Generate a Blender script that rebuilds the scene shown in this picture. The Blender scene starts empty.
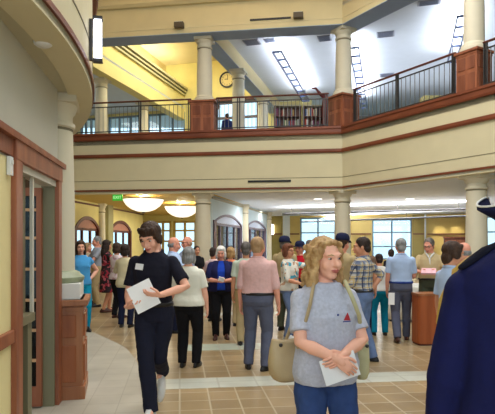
import bpy, bmesh, math, random
from mathutils import Vector, Matrix, Euler
random.seed(11)
PI = math.pi
SC = bpy.context.scene
COL = SC.collection
F, CX, HY, EYE = 531.0, 247.5, 243.0, 1.65      # focal length in pixels, optical axis column, horizon row, eye height

def XY(px, Y): return ((px - CX) / F * Y, Y)
def V(*a): return Vector(a)

# ------------------------------------------------------------------ materials
def lin(c):
    return tuple((v / 255 / 12.92) if v / 255 <= 0.04045 else ((v / 255 + 0.055) / 1.055) ** 2.4 for v in c[:3]) + (1,)

MATS = {}
def nt(name):
    m = bpy.data.materials.new(name); m.use_nodes = True
    t = m.node_tree
    return m, t, t.nodes['Principled BSDF']

def pm(name, c, rough=0.6, var=0.12, scale=6.0, bump=0.0, bscale=40.0, metal=0.0, c2=None, stretch=(1, 1, 1), spec=0.4, sheen=0.0):
    """paint, cloth, wood, metal: base colour broken up by noise"""
    if name in MATS: return MATS[name]
    m, t, b = nt(name)
    co = t.nodes.new('ShaderNodeTexCoord'); mp = t.nodes.new('ShaderNodeMapping')
    mp.inputs['Scale'].default_value = stretch
    t.links.new(co.outputs['Object'], mp.inputs['Vector'])
    n = t.nodes.new('ShaderNodeTexNoise'); n.inputs['Scale'].default_value = scale; n.inputs['Detail'].default_value = 4
    t.links.new(mp.outputs['Vector'], n.inputs['Vector'])
    mx = t.nodes.new('ShaderNodeMix'); mx.data_type = 'RGBA'
    a = lin(c)
    d = lin(c2) if c2 else tuple(min(1, v * (1 + var)) for v in a[:3]) + (1,)
    e = a if c2 else tuple(v * (1 - var) for v in a[:3]) + (1,)
    mx.inputs['A'].default_value = e; mx.inputs['B'].default_value = d
    rp = t.nodes.new('ShaderNodeMapRange'); rp.inputs['From Min'].default_value = 0.3; rp.inputs['From Max'].default_value = 0.7
    t.links.new(n.outputs['Fac'], rp.inputs['Value']); t.links.new(rp.outputs['Result'], mx.inputs['Factor'])
    t.links.new(mx.outputs['Result'], b.inputs['Base Color'])
    b.inputs['Roughness'].default_value = rough; b.inputs['Metallic'].default_value = metal
    b.inputs['Specular IOR Level'].default_value = spec
    if sheen: b.inputs['Sheen Weight'].default_value = sheen
    if bump:
        n2 = t.nodes.new('ShaderNodeTexNoise'); n2.inputs['Scale'].default_value = bscale; n2.inputs['Detail'].default_value = 3
        t.links.new(mp.outputs['Vector'], n2.inputs['Vector'])
        bp = t.nodes.new('ShaderNodeBump'); bp.inputs['Strength'].default_value = bump; bp.inputs['Distance'].default_value = 0.02
        t.links.new(n2.outputs['Fac'], bp.inputs['Height']); t.links.new(bp.outputs['Normal'], b.inputs['Normal'])
    MATS[name] = m
    return m

def emit(name, c, s):
    if name in MATS: return MATS[name]
    m, t, b = nt(name)
    b.inputs['Base Color'].default_value = lin(c); b.inputs['Emission Color'].default_value = lin(c)
    b.inputs['Emission Strength'].default_value = s
    MATS[name] = m; return m

def glassy(name, tint=(225, 242, 250), refl=0.10):
    m = bpy.data.materials.new(name); m.use_nodes = True; t = m.node_tree; t.nodes.clear()
    o = t.nodes.new('ShaderNodeOutputMaterial'); mx = t.nodes.new('ShaderNodeMixShader')
    tr = t.nodes.new('ShaderNodeBsdfTransparent'); tr.inputs['Color'].default_value = lin(tint)
    gl = t.nodes.new('ShaderNodeBsdfGlossy'); gl.inputs['Roughness'].default_value = 0.05
    mx.inputs['Fac'].default_value = refl
    t.links.new(tr.outputs[0], mx.inputs[1]); t.links.new(gl.outputs[0], mx.inputs[2]); t.links.new(mx.outputs[0], o.inputs['Surface'])
    return m

def plaid_mat(name, base, s1, s2, s3, scale):
    m, t, b = nt(name)
    co = t.nodes.new('ShaderNodeTexCoord')
    last = None
    base_rgb = t.nodes.new('ShaderNodeRGB'); base_rgb.outputs[0].default_value = lin(base); last = base_rgb.outputs[0]
    sp = t.nodes.new('ShaderNodeSeparateXYZ'); t.links.new(co.outputs['Object'], sp.inputs[0])
    for axis, off, wid, colr, fac in (('X', 0, 0.34, s1, .75), ('Z', 0, 0.34, s1, .75), ('X', .5, .16, s2, .8), ('Z', .5, .16, s2, .8), ('X', .75, .10, s3, .9), ('Z', .75, .10, s3, .9)):
        ml = t.nodes.new('ShaderNodeMath'); ml.operation = 'MULTIPLY_ADD'; ml.inputs[1].default_value = scale; ml.inputs[2].default_value = 50 + off
        t.links.new(sp.outputs[axis], ml.inputs[0])
        fr = t.nodes.new('ShaderNodeMath'); fr.operation = 'FRACT'; t.links.new(ml.outputs[0], fr.inputs[0])
        lt = t.nodes.new('ShaderNodeMath'); lt.operation = 'LESS_THAN'; lt.inputs[1].default_value = wid; t.links.new(fr.outputs[0], lt.inputs[0])
        fm = t.nodes.new('ShaderNodeMath'); fm.operation = 'MULTIPLY'; fm.inputs[1].default_value = fac; t.links.new(lt.outputs[0], fm.inputs[0])
        mx = t.nodes.new('ShaderNodeMix'); mx.data_type = 'RGBA'; mx.inputs['B'].default_value = lin(colr)
        t.links.new(fm.outputs[0], mx.inputs['Factor']); t.links.new(last, mx.inputs['A']); last = mx.outputs['Result']
    t.links.new(last, b.inputs['Base Color']); b.inputs['Roughness'].default_value = 0.85
    MATS[name] = m; return m

def blotch_mat(name, base, spots, scale=14, thr=0.6):
    """printed cloth: base with blotches of other colours"""
    m, t, b = nt(name)
    co = t.nodes.new('ShaderNodeTexCoord')
    r = t.nodes.new('ShaderNodeRGB'); r.outputs[0].default_value = lin(base); last = r.outputs[0]
    for i, c in enumerate(spots):
        mp = t.nodes.new('ShaderNodeMapping'); mp.inputs['Location'].default_value = (i * 3.7, i * 1.3, i * 2.1)
        t.links.new(co.outputs['Object'], mp.inputs['Vector'])
        n = t.nodes.new('ShaderNodeTexNoise'); n.inputs['Scale'].default_value = scale; n.inputs['Detail'].default_value = 1
        t.links.new(mp.outputs['Vector'], n.inputs['Vector'])
        lt = t.nodes.new('ShaderNodeMath'); lt.operation = 'GREATER_THAN'; lt.inputs[1].default_value = thr
        t.links.new(n.outputs['Fac'], lt.inputs[0])
        mx = t.nodes.new('ShaderNodeMix'); mx.data_type = 'RGBA'; mx.inputs['B'].default_value = lin(c)
        t.links.new(lt.outputs[0], mx.inputs['Factor']); t.links.new(last, mx.inputs['A']); last = mx.outputs['Result']
    t.links.new(last, b.inputs['Base Color']); b.inputs['Roughness'].default_value = 0.85
    MATS[name] = m; return m

def tile_mat(name, c1, c2, mortar, size, rot, rough=0.35, msize=0.012, blot=(1.0, 1.0, 1.0)):
    m, t, b = nt(name)
    co = t.nodes.new('ShaderNodeTexCoord'); mp = t.nodes.new('ShaderNodeMapping')
    mp.inputs['Rotation'].default_value = (0, 0, rot)
    t.links.new(co.outputs['Object'], mp.inputs['Vector'])
    br = t.nodes.new('ShaderNodeTexBrick'); br.offset = 0.0; br.squash = 1.0
    br.inputs['Color1'].default_value = lin(c1); br.inputs['Color2'].default_value = lin(c2); br.inputs['Mortar'].default_value = lin(mortar)
    br.inputs['Scale'].default_value = 1.0; br.inputs['Mortar Size'].default_value = msize
    br.inputs['Brick Width'].default_value = size; br.inputs['Row Height'].default_value = size
    t.links.new(mp.outputs['Vector'], br.inputs['Vector'])
    n = t.nodes.new('ShaderNodeTexNoise'); n.inputs['Scale'].default_value = 1.3; n.inputs['Detail'].default_value = 5
    t.links.new(mp.outputs['Vector'], n.inputs['Vector'])
    mx = t.nodes.new('ShaderNodeMix'); mx.data_type = 'RGBA'; mx.blend_type = 'MULTIPLY'; mx.inputs['Factor'].default_value = 1
    cr = t.nodes.new('ShaderNodeValToRGB'); cr.color_ramp.elements[0].color = (0.80, 0.78, 0.76, 1); cr.color_ramp.elements[1].color = (1.1, 1.1, 1.1, 1)
    cr.color_ramp.elements[0].position = .3; cr.color_ramp.elements[1].position = .7
    t.links.new(n.outputs['Fac'], cr.inputs[0]); t.links.new(br.outputs['Color'], mx.inputs['A']); t.links.new(cr.outputs['Color'], mx.inputs['B'])
    t.links.new(mx.outputs['Result'], b.inputs['Base Color']); b.inputs['Roughness'].default_value = rough; b.inputs['Specular IOR Level'].default_value = 0.35
    MATS[name] = m; return m

CREAM = pm('cream_paint', (226, 212, 172), .7, .03, 2)
CREAM2 = pm('warm_cream_paint', (222, 206, 160), .7, .03, 2)
LEFTW = pm('left_wall_paint', (196, 194, 178), .7, .03, 1.5)
YELW = pm('yellow_wall_paint', (226, 214, 146), .7, .04, 2)
GOLDW = pm('gold_wall_paint', (206, 180, 108), .7, .04, 2)
OLIVEW = pm('olive_wall_paint', (150, 134, 74), .7, .05, 2)
WHITEC = pm('white_ceiling', (216, 226, 240), .8, .02, 3)
SOFFITB = pm('soffit_window_light_tint', (156, 176, 208), .7, .04, 2)  # blue of the window light on the soffits is put into this colour
COLM = pm('column_paint', (214, 206, 182), .6, .03, 3)
COLD = pm('column_groove', (120, 112, 88), .7, .05, 3)
WOOD = pm('cherry_wood', (126, 70, 46), .42, .1, 9, c2=(162, 98, 66), stretch=(1.0, 1.0, .12), bump=.05, bscale=18)
WOODH = pm('cherry_wood_rail', (106, 54, 34), .42, .1, 7, c2=(134, 72, 46), stretch=(.2, .2, 1.0))
WOODD = pm('dark_walnut', (84, 38, 26), .45, .1, 8, c2=(104, 52, 38), stretch=(1, 1, .15))
OAK = pm('amber_oak', (136, 82, 50), .4, .1, 8, c2=(172, 112, 72), stretch=(1.2, 1.2, .12), bump=.05, bscale=16)
METALD = pm('dark_bronze_metal', (62, 60, 60), .4, .08, 20, metal=.5)
BALUS = pm('grey_baluster_metal', (120, 120, 118), .4, .05, 20, metal=.4)
OLIVEF = pm('olive_frame_paint', (122, 116, 88), .5, .06, 5, stretch=(1, 1, .2))
PALEF = pm('pale_metal_frame', (206, 202, 188), .4, .05, 9)
GREENB = pm('green_stone_base', (150, 158, 128), .4, .1, 12)
WHITEP = pm('white_plinth', (224, 222, 214), .6, .03, 5)
STONEW = pm('pale_fascia_paint', (210, 200, 164), .7, .03, 2)
GLASS = glassy('window_glass', (246, 250, 253), .06)
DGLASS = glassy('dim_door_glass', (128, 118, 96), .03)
LGLASS = glassy('lavender_glass', (190, 194, 222), .28)
TYMP = pm('mauve_tympanum', (178, 126, 112), .6, .06, 6)
PANELL = pm('lavender_panel', (196, 208, 232), .6, .03, 4)
PAPER = pm('white_paper', (240, 240, 240), .7, .02, 10)
BLACKM = pm('black_plastic', (24, 24, 26), .4, .05, 10)
WPLAST = pm('white_plastic', (226, 226, 222), .4, .03, 10)
TILE = tile_mat('tan_floor_tile', (170, 147, 110), (150, 129, 95), (190, 176, 148), .31, -0.127, .28, .009)
TILEP = tile_mat('pale_floor_tile', (186, 181, 166), (179, 174, 160), (168, 162, 148), .31, -0.127, .45, .006)
BAND = tile_mat('pale_band_tile', (196, 198, 184), (190, 193, 180), (180, 180, 166), .45, -0.127)
BANDG = tile_mat('grey_green_band_tile', (176, 190, 172), (188, 194, 176), (186, 184, 168), .31, -0.127)

# ------------------------------------------------------------------ mesh helpers
class MB:
    def __init__(s): s.bm = bmesh.new()
    def _v(s, pts): return [s.bm.verts.new(p) for p in pts]
    def face(s, pts):
        try: return s.bm.faces.new(s._v(pts))
        except ValueError: return None
    def box(s, c, size, rz=0.0):
        cx, cy, cz = c; hx, hy, hz = size[0] / 2, size[1] / 2, size[2] / 2
        ca, sa = math.cos(rz), math.sin(rz)
        v = []
        for z in (-hz, hz):
            for x, y in ((-hx, -hy), (hx, -hy), (hx, hy), (-hx, hy)):
                v.append((cx + x * ca - y * sa, cy + x * sa + y * ca, cz + z))
        v = s._v(v)
        for f in ((3, 2, 1, 0), (4, 5, 6, 7), (0, 1, 5, 4), (1, 2, 6, 5), (2, 3, 7, 6), (3, 0, 4, 7)): s.bm.faces.new([v[i] for i in f])
        return s
    def box2(s, x0, x1, y0, y1, z0, z1): return s.box(((x0 + x1) / 2, (y0 + y1) / 2, (z0 + z1) / 2), (abs(x1 - x0), abs(y1 - y0), abs(z1 - z0)))
    def wallbox(s, P, Q, z0, z1, th, off=0.0):
        """box along ground line P-Q, th thick to its left, shifted off to its right"""
        P, Q = Vector(P), Vector(Q); d = (Q - P); L = d.length; d /= L; n = Vector((-d.y, d.x))
        c = (P + Q) / 2 + n * (th / 2 - off)
        return s.box((c.x, c.y, (z0 + z1) / 2), (L, th, z1 - z0), math.atan2(d.y, d.x))
    def prism(s, poly, z0, z1):
        n = len(poly); a = s._v([(x, y, z0) for x, y in poly]); b = s._v([(x, y, z1) for x, y in poly])
        s.bm.faces.new(a[::-1]); s.bm.faces.new(b)
        for i in range(n): s.bm.faces.new((a[i], a[(i + 1) % n], b[(i + 1) % n], b[i]))
        return s
    def lathe(s, prof, c=(0, 0, 0), seg=28):
        rings = []
        for r, z in prof:
            rings.append(s._v([(c[0] + r * math.cos(2 * PI * i / seg), c[1] + r * math.sin(2 * PI * i / seg), c[2] + z) for i in range(seg)]))
        for k in range(len(rings) - 1):
            for i in range(seg): s.bm.faces.new((rings[k][i], rings[k][(i + 1) % seg], rings[k + 1][(i + 1) % seg], rings[k + 1][i]))
        s.bm.faces.new(rings[0][::-1]); s.bm.faces.new(rings[-1])
        return s
    def loft(s, rings):
        """rings: list of equal-length point lists, capped"""
        R = [s._v(r) for r in rings]; n = len(R[0])
        for k in range(len(R) - 1):
            for i in range(n): s.bm.faces.new((R[k][i], R[k][(i + 1) % n], R[k + 1][(i + 1) % n], R[k + 1][i]))
        s.bm.faces.new(R[0][::-1]); s.bm.faces.new(R[-1])
        return s
    def tube(s, pts, rad, seg=10, round0=True, round1=True, flat=None):
        """tapered tube through pts; flat = (axis vector, factor) squeezes the section along axis"""
        pts = [Vector(p) for p in pts]
        if not hasattr(rad, '__len__'): rad = [rad] * len(pts)
        n = len(pts); T = []
        for i in range(n):
            t = pts[min(i + 1, n - 1)] - pts[max(i - 1, 0)]
            T.append(t.normalized() if t.length > 1e-9 else Vector((0, 0, 1)))
        up = Vector((0, 0, 1)) if abs(T[0].z) < .9 else Vector((0, 1, 0))
        u = T[0].cross(up).normalized(); rings = []
        st = []
        if round0:
            for k in (75, 45, 20): st.append((pts[0] - T[0] * rad[0] * math.sin(math.radians(k)), rad[0] * math.cos(math.radians(k)), T[0]))
        for i in range(n): st.append((pts[i], rad[i], T[i]))
        if round1:
            for k in (20, 45, 75): st.append((pts[-1] + T[-1] * rad[-1] * math.sin(math.radians(k)), rad[-1] * math.cos(math.radians(k)), T[-1]))
        for p, r, t in st:
            u = (u - t * u.dot(t)).normalized(); w = t.cross(u)
            ring = []
            for i in range(seg):
                o = (u * math.cos(2 * PI * i / seg) + w * math.sin(2 * PI * i / seg)) * r
                if flat: ax = Vector(flat[0]).normalized(); o = o - ax * o.dot(ax) * (1 - flat[1])
                ring.append(p + o)
            rings.append(ring)
        return s.loft(rings)
    def ball(s, c, r, seg=14, rng=8, M=None):
        if not hasattr(r, '__len__'): r = (r, r, r)
        rings = []
        for k in range(1, rng):
            a = PI * k / rng - PI / 2
            ring = [Vector((r[0] * math.cos(a) * math.cos(2 * PI * i / seg), r[1] * math.cos(a) * math.sin(2 * PI * i / seg), r[2] * math.sin(a))) for i in range(seg)]
            if M is not None: ring = [M @ p for p in ring]
            rings.append([Vector(c) + p for p in ring])
        return s.loft(rings)
    def xform(s, M): bmesh.ops.transform(s.bm, matrix=M, verts=s.bm.verts); return s
    def mesh(s, name='mesh'):
        bmesh.ops.recalc_face_normals(s.bm, faces=s.bm.faces)
        me = bpy.data.meshes.new(name); s.bm.to_mesh(me); s.bm.free(); return me
    def build(s, name, mat, parent=None, smooth=False, bevel=0.0, loc=None):
        me = s.mesh(name); return link(name, me, mat, parent, smooth, bevel, loc)

def link(name, me, mat, parent=None, smooth=False, bevel=0.0, loc=None):
    o = bpy.data.objects.new(name, me)
    if mat:
        if len(me.materials): me.materials[0] = mat
        else: me.materials.append(mat)
    COL.objects.link(o)
    if parent: o.parent = parent
    if loc: o.location = loc
    if smooth:
        for p in me.polygons: p.use_smooth = True
    if bevel:
        b = o.modifiers.new('bevel', 'BEVEL'); b.width = bevel; b.segments = 2; b.limit_method = 'ANGLE'
    return o

def smooth_angle(o, ang=40):
    me = o.data
    for p in me.polygons: p.use_smooth = True
    bm = bmesh.new(); bm.from_mesh(me)
    for e in bm.edges:
        if len(e.link_faces) == 2 and e.calc_face_angle(0) > math.radians(ang): e.smooth = False
    bm.to_mesh(me); bm.free()
    return o

def thing(name, label, cat, loc=(0, 0, 0), rz=0.0, group=None):
    o = bpy.data.objects.new(name, None); COL.objects.link(o)
    o.location = loc; o.rotation_euler = (0, 0, rz); o.empty_display_size = .1
    return tag(o, label, cat, group)
def tag(o, label, cat, group=None):
    o['label'] = label; o['category'] = cat
    if group: o['group'] = group
    return o
def struct(o): o['kind'] = 'structure'; return o
def sempty(name): 
    o = bpy.data.objects.new(name, None); COL.objects.link(o); o['kind'] = 'structure'; o.empty_display_size = .1; return o

def apply_mods(o):
    bpy.context.view_layer.update()
    dg = bpy.context.evaluated_depsgraph_get()
    me = bpy.data.meshes.new_from_object(o.evaluated_get(dg))
    old = o.data; o.modifiers.clear(); o.data = me
    bpy.data.meshes.remove(old)
    return o

def hit(px, P, Q):
    """point of ground line P-Q that the picture column px looks at"""
    k = (px - CX) / F; P = Vector(P); d = (Vector(Q) - P)
    t = (k * P.y - P.x) / (d.x - k * d.y)
    return P + d * t
def zat(py, Y): return EYE + (HY - py) / F * Y

def sweep(path, prof, mat, name, side=1, smooth=False):
    """closed profile [(off, z)] along a ground polyline; off goes to the right of the path"""
    n = len(path); P = [Vector(p) for p in path]; N = []
    for i in range(n):
        a = (P[i] - P[i - 1]).normalized() if i else None
        b = (P[i + 1] - P[i]).normalized() if i < n - 1 else None
        if a is None: d = b; sc = 1
        elif b is None: d = a; sc = 1
        else:
            d = (a + b).normalized(); sc = 1 / max(.4, d.dot(a))
        N.append(Vector((d.y, -d.x)) * sc)
    m = MB()
    m.loft([[(P[i].x + N[i].x * o * side, P[i].y + N[i].y * o * side, z) for o, z in prof] for i in range(n)])
    return m.build(name, mat, None, smooth)

# ------------------------------------------------------------------ the setting
S = 3.25                                   # underside of the mezzanine
LEDGE = 5.16                               # top of the wooden ledge
A0, A, B, C, D = (-10.0, 18.1), (-5.55, 17.25), (2.86, 16.0), (5.47, 11.65), (8.6, 6.4)
MAIN = [A0, A, B, C, D]
WL0, WL1 = (-1.28 - .127 * 1.0, 1.0), (-1.28 - .127 * 5.55, 5.55)      # left wall line

fl = MB(); fl.box2(-18, 20, -5, 42, -.12, 0)
struct(fl.build('floor', TILE))
# pale floor on the left, bounded by the curve that follows the gallery above
curve_px = [(84, 322), (88, 330), (105, 337.5), (118, 343.5), (127, 349), (135, 359), (140, 369), (144, 384), (145, 398), (144, 414)]
pts = [((px - CX) / F * (EYE * F / (py - HY)), EYE * F / (py - HY)) for px, py in curve_px]
poly = pts + [(-.85, 4.2), (-.8, 3.0), (-.9, 1.0), (-6, 1.0), (-6, pts[0][1])]
struct(MB().prism(poly, .0, .003).build('floor_pale_inlay', TILEP))
ax = Vector((-.127, 1)).normalized(); pr = Vector((1, .127)).normalized()
def fband(P, L0, L1, w, name, mat):
    P = Vector(P); q = [P - pr * L0, P + pr * L1, P + pr * L1 + ax * w, P - pr * L0 + ax * w]
    struct(MB().prism([(v.x, v.y) for v in q], .0, .0022).build(name, mat))
fband((-.95, 5.98), .12, 8, .44, 'floor_band_pale', BAND)
fband((-.6, 8.15), .35, 1.1, .5, 'floor_band_grey_green', BANDG)
fband((-.6, 12.1), 2.2, 9, .5, 'floor_band_far', BAND)

# mezzanine slab: ceiling below, floor above
back = [(20, 4), (20, 34), (-14, 34), (-14, 18.9)]
inner = [A0, A, B, C, D]
struct(MB().prism([(x, y) for x, y in inner] + back, S, S + .12).build('ceiling_lower', WHITEC))
struct(MB().prism([(x, y) for x, y in inner] + back, 4.8, 4.95).build('floor_upper', pm('upper_carpet', (120, 110, 96), .9, .1, 30)))

def fascia(path, suffix):
    struct(sweep(path, [(-.25, S - .02), (0, S - .02), (0, 4.95), (-.25, 4.95)], STONEW, 'wall_' + suffix + '_fascia'))
    struct(sweep(path, [(-.02, S + .055), (.022, S + .055), (.022, S + .105), (-.02, S + .105)], WOODH, 'trim_' + suffix + '_lower'))
    struct(sweep(path, [(-.02, 3.63), (.006, 3.63), (.006, 3.645), (-.02, 3.645)], COLD, 'trim_' + suffix + '_reveal'))
    struct(sweep(path, [(-.02, 4.38), (.05, 4.38), (.07, 4.42), (.07, 4.49), (-.02, 4.49)], WOODH, 'trim_' + suffix + '_middle'))
    struct(sweep(path, [(-.3, 4.93), (.06, 4.93), (.08, 4.98), (.08, 5.08), (.11, 5.10), (.11, LEDGE), (-.3, LEDGE)], WOODH, 'trim_' + suffix + '_ledge'))
fascia(MAIN, 'gallery')
# curved gallery on the left
R = 8.0; cc = Vector((-1.40 - R, 3.65)); arc = []
for i in range(60):
    a = math.radians(-38 + i * 2.0)
    arc.append((cc.x + R * math.cos(a), cc.y + R * math.sin(a)))
fascia(arc, 'curved_gallery')
struct(MB().prism([(-14, arc[0][1])] + arc + [(-14, arc[-1][1])], S, S + .12).build('ceiling_curved_gallery', pm('soffit_beige', (184, 178, 150), .7, .03, 2)))
# air slot in the fascia
q0, q1 = hit(248, A, B), hit(291, A, B)
o = MB(); o.wallbox(q0, q1, 3.52, 3.58, .028, .03)
tag(o.build('air_slot', BLACKM), 'thin dark air slot in the cream fascia below the gallery railing', 'vent')

# left wall with its door and sidelight
def lw(px): return hit(px, WL0, WL1)
lw_d = (Vector(WL1) - Vector(WL0)).normalized(); lw_n = Vector((lw_d.y, -lw_d.x))     # into the room
rzL = math.atan2(lw_d.y, lw_d.x)
wl = MB()
p10, p57 = lw(16.5), lw(54.0)
wl.wallbox(WL0, p10, 0, S, .12); wl.wallbox(p10, p57, 2.28, S, .12); wl.wallbox(p57, WL1, 0, S, .12)
struct(wl.build('wall_left', LEFTW))
m = MB(); m.wallbox(WL0, lw(9.5), .95, 2.28, .01, .01); m.wallbox(WL0, lw(9.5), .08, .9, .01, .01)
struct(m.build('wall_left_panel', pm('butter_paint', (228, 214, 158), .7, .03, 3)))
m = MB(); m.wallbox(WL0, lw(9.5), 2.30, 2.45, .03, .03); m.wallbox(WL0, lw(59.5), 2.43, 2.48, .07, .07)
struct(m.build('trim_picture_rail', WOOD))
m = MB(); m.wallbox(WL0, lw(9.5), .90, 1.0, .04, .04)
struct(m.build('trim_chair_rail', WOOD, bevel=.008))
m = MB(); m.wallbox(WL0, lw(9.5), 0, .12, .02, .02)
struct(m.build('baseboard_left', WOOD))
dr = sempty('door_1')
m = MB(); m.wallbox(lw(9.5), lw(16.5), 0, 2.45, .05, .05); m.wallbox(lw(54.0), lw(57.0), 0, 2.45, .05, .05)
m.wallbox(lw(9.5), lw(57.3), 2.28, 2.44, .055, .055); m.build('casing', WOOD, dr, bevel=.006)
m = MB(); m.wallbox(lw(16.5), lw(18.0), 0, 2.28, .12, .02); m.wallbox(lw(16.5), lw(54.0), 2.22, 2.28, .12, .02)
m.wallbox(lw(32.6), lw(34.0), 1.02, 2.23, .025, .0); m.build('metal_frame', PALEF, dr)
m = MB(); m.wallbox(lw(18.0), lw(32.8), .98, 1.05, .14, .02); m.wallbox(lw(18.0), lw(20.5), 0, 2.23, .10, -.02)
m.wallbox(lw(29.0), lw(33.0), 0, .98, .12, -.01); m.wallbox(lw(27.4), lw(32.6), 1.05, 2.23, .06, -.06); m.build('sidelight_frame', OLIVEF, dr)
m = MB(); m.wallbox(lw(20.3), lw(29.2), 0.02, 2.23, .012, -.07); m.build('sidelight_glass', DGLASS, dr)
m = MB(); m.wallbox(lw(53.2), lw(54.0), 0, 2.23, .125, .01); m.build('door_jamb', OLIVEF, dr)
# french door leaf standing open inside the doorway
hp = lw(53.0) - lw_n * .10
ld = (-lw_n * .998 + lw_d * .05).normalized()
leaf = MB(); W = .84
P0_, P1_ = hp, hp + ld * W
def lf(m_, a, b, z0, z1, th=.045, o=0): m_.wallbox(P0_ + ld * a, P0_ + ld * b, z0, z1, th, o)
lf(leaf, 0, .05, .02, 2.2); lf(leaf, W - .05, W, .02, 2.2); lf(leaf, .05, W - .05, .02, .22); lf(leaf, .05, W - .05, 2.12, 2.2)
leafo = leaf.build('door_leaf', WOOD, dr)
m = MB()
for z in (.48, .78, 1.08, 1.39, 1.70, 1.98): lf(m, .05, W - .05, z - .014, z + .014, .06, .008)
m.build('muntin', pm('pale_maple', (206, 160, 116), .5, .06, 9), leafo)
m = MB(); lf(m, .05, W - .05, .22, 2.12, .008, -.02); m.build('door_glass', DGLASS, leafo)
# room beyond the door
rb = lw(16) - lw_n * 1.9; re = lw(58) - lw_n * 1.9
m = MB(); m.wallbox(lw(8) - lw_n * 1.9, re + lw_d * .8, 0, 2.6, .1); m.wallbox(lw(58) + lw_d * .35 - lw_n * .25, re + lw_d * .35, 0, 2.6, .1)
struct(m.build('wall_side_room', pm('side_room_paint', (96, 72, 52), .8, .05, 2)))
# thermostat
tp = lw(6) ; m = MB(); m.box((0, 0, 0), (.07, .03, .14)); m.box((0, -.018, .03), (.04, .01, .035))
t = tag(m.build('thermostat', WPLAST, None, bevel=.006), 'small white thermostat on the yellow wall left of the door', 'thermostat')
t.location = (tp.x + lw_n.x * .028, tp.y + lw_n.y * .028, zat(166, tp.y)); t.rotation_euler = (0, 0, rzL)
# smoke detector under the curved gallery
m = MB(); m.lathe([(.05, -.035), (.07, -.02), (.075, 0)], (0, 0, S), 20)
t = tag(m.build('smoke_detector', WPLAST, None, True), 'round white smoke detector under the curved gallery', 'detector'); t.location = (*XY(43, 4.23), 0)
# wall sconce on the curved fascia
ap = Vector((cc.x + R * math.cos(math.radians(11.0)), cc.y + R * math.sin(math.radians(11.0)))); an = Vector((math.cos(math.radians(11.0)), math.sin(math.radians(11.0))))
t = thing('wall_sconce', 'long white lit box sconce on the curved gallery front', 'wall lamp', (ap.x, ap.y, 0), math.radians(11.0))
MB().box((.02, 0, 3.63), (.03, .05, .40)).build('back_plate', METALD, t)
MB().box((.085, 0, 3.64), (.075, .075, .38)).build('diffuser', emit('sconce_glow', (235, 238, 255), 3.0), t, bevel=.01)
MB().box((.085, 0, 3.43), (.09, .085, .025)).build('end_cap', METALD, t); MB().box((.085, 0, 3.845), (.09, .085, .025)).build('end_cap', METALD, t)

# ---- columns
def column(label, X, Y, z0, z1, r, ped=None, rz=0.0, plinth=None, group=None):
    t = thing('column', label, 'column', (X, Y, z0), rz, group)
    h = z1 - z0; zb = 0
    if ped:
        w, ph = ped; zb = ph
        b = MB(); b.box((0, 0, ph / 2), (w * .94, w * .94, ph)); b.box((0, 0, .07), (w, w, .14)); pd = b.build('pedestal', WOOD if not plinth else OAK, t, bevel=.006)
        c = MB(); c.box((0, 0, ph - .10), (w * .97, w * .97, .05)); c.box((0, 0, ph - .03), (w * 1.08, w * 1.08, .06)); c.build('cap_moulding', WOOD if not plinth else OAK, pd, bevel=.006)
        e = MB(); pw = w * .94
        for k in range(4):
            M = Matrix.Rotation(k * PI / 2, 4, 'Z')
            for s_ in (-1, 1):
                for zc, hh in ((.14 + (ph - .26) * .30, (ph - .30) * .52), (.14 + (ph - .26) * .80, (ph - .30) * .32)):
                    q = M @ Vector((s_ * pw * .225, -pw / 2 - .004, zc))
                    e.box((q.x, q.y, q.z), (pw * .34, .022, hh), k * PI / 2)
        e.build('raised_panel', pm('panel_wood', (108, 58, 38), .42, .1, 9, c2=(140, 82, 56), stretch=(1, 1, .12)) if not plinth else pm('oak_panel', (132, 70, 36), .42, .1, 9, c2=(164, 96, 54), stretch=(1, 1, .12)), pd, bevel=.01)
    if plinth:
        MB().box((0, 0, zb + .085), (plinth, plinth, .17)).build('plinth', WHITEP, t, bevel=.008); zb += .17
        b = MB(); b.lathe([(r * 1.35, 0), (r * 1.45, .03), (r * 1.45, .06), (r * 1.28, .09), (r * 1.22, .11), (r * 1.08, .125), (r * 1.02, .13)], (0, 0, zb), 32); smooth_angle(b.build('torus_base', GREENB, t)); zb += .12
    else:
        b = MB(); b.lathe([(r * 1.35, 0), (r * 1.35, .08), (r * 1.22, .11), (r * 1.22, .15), (r * 1.05, .2)], (0, 0, zb), 32); smooth_angle(b.build('torus_base', COLM, t)); zb += .15
    ch = .34
    b = MB(); b.lathe([(r, zb), (r * .99, zb + (h - zb) * .4), (r * .9, h - ch)], seg=36); smooth_angle(b.build('shaft', COLM, t))
    rt = r * .9
    b = MB(); b.lathe([(rt * 1.0, h - ch - .01), (rt * 1.12, h - ch + .01), (rt * 1.12, h - ch + .05), (rt, h - ch + .06), (rt, h - .2), (rt * 1.12, h - .17), (rt * 1.24, h - .10), (rt * 1.24, h - .09)], seg=36)
    cp = smooth_angle(b.build('capital', COLM, t))
    b = MB(); b.lathe([(rt * 1.02, h - ch - .035), (rt * 1.02, h - ch - .008)], seg=36); b.build('neck_groove', COLD, cp)
    MB().box((0, 0, h - .045), (rt * 2.55, rt * 2.55, .09)).build('abacus', COLM, cp, bevel=.006)
    return t

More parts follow.
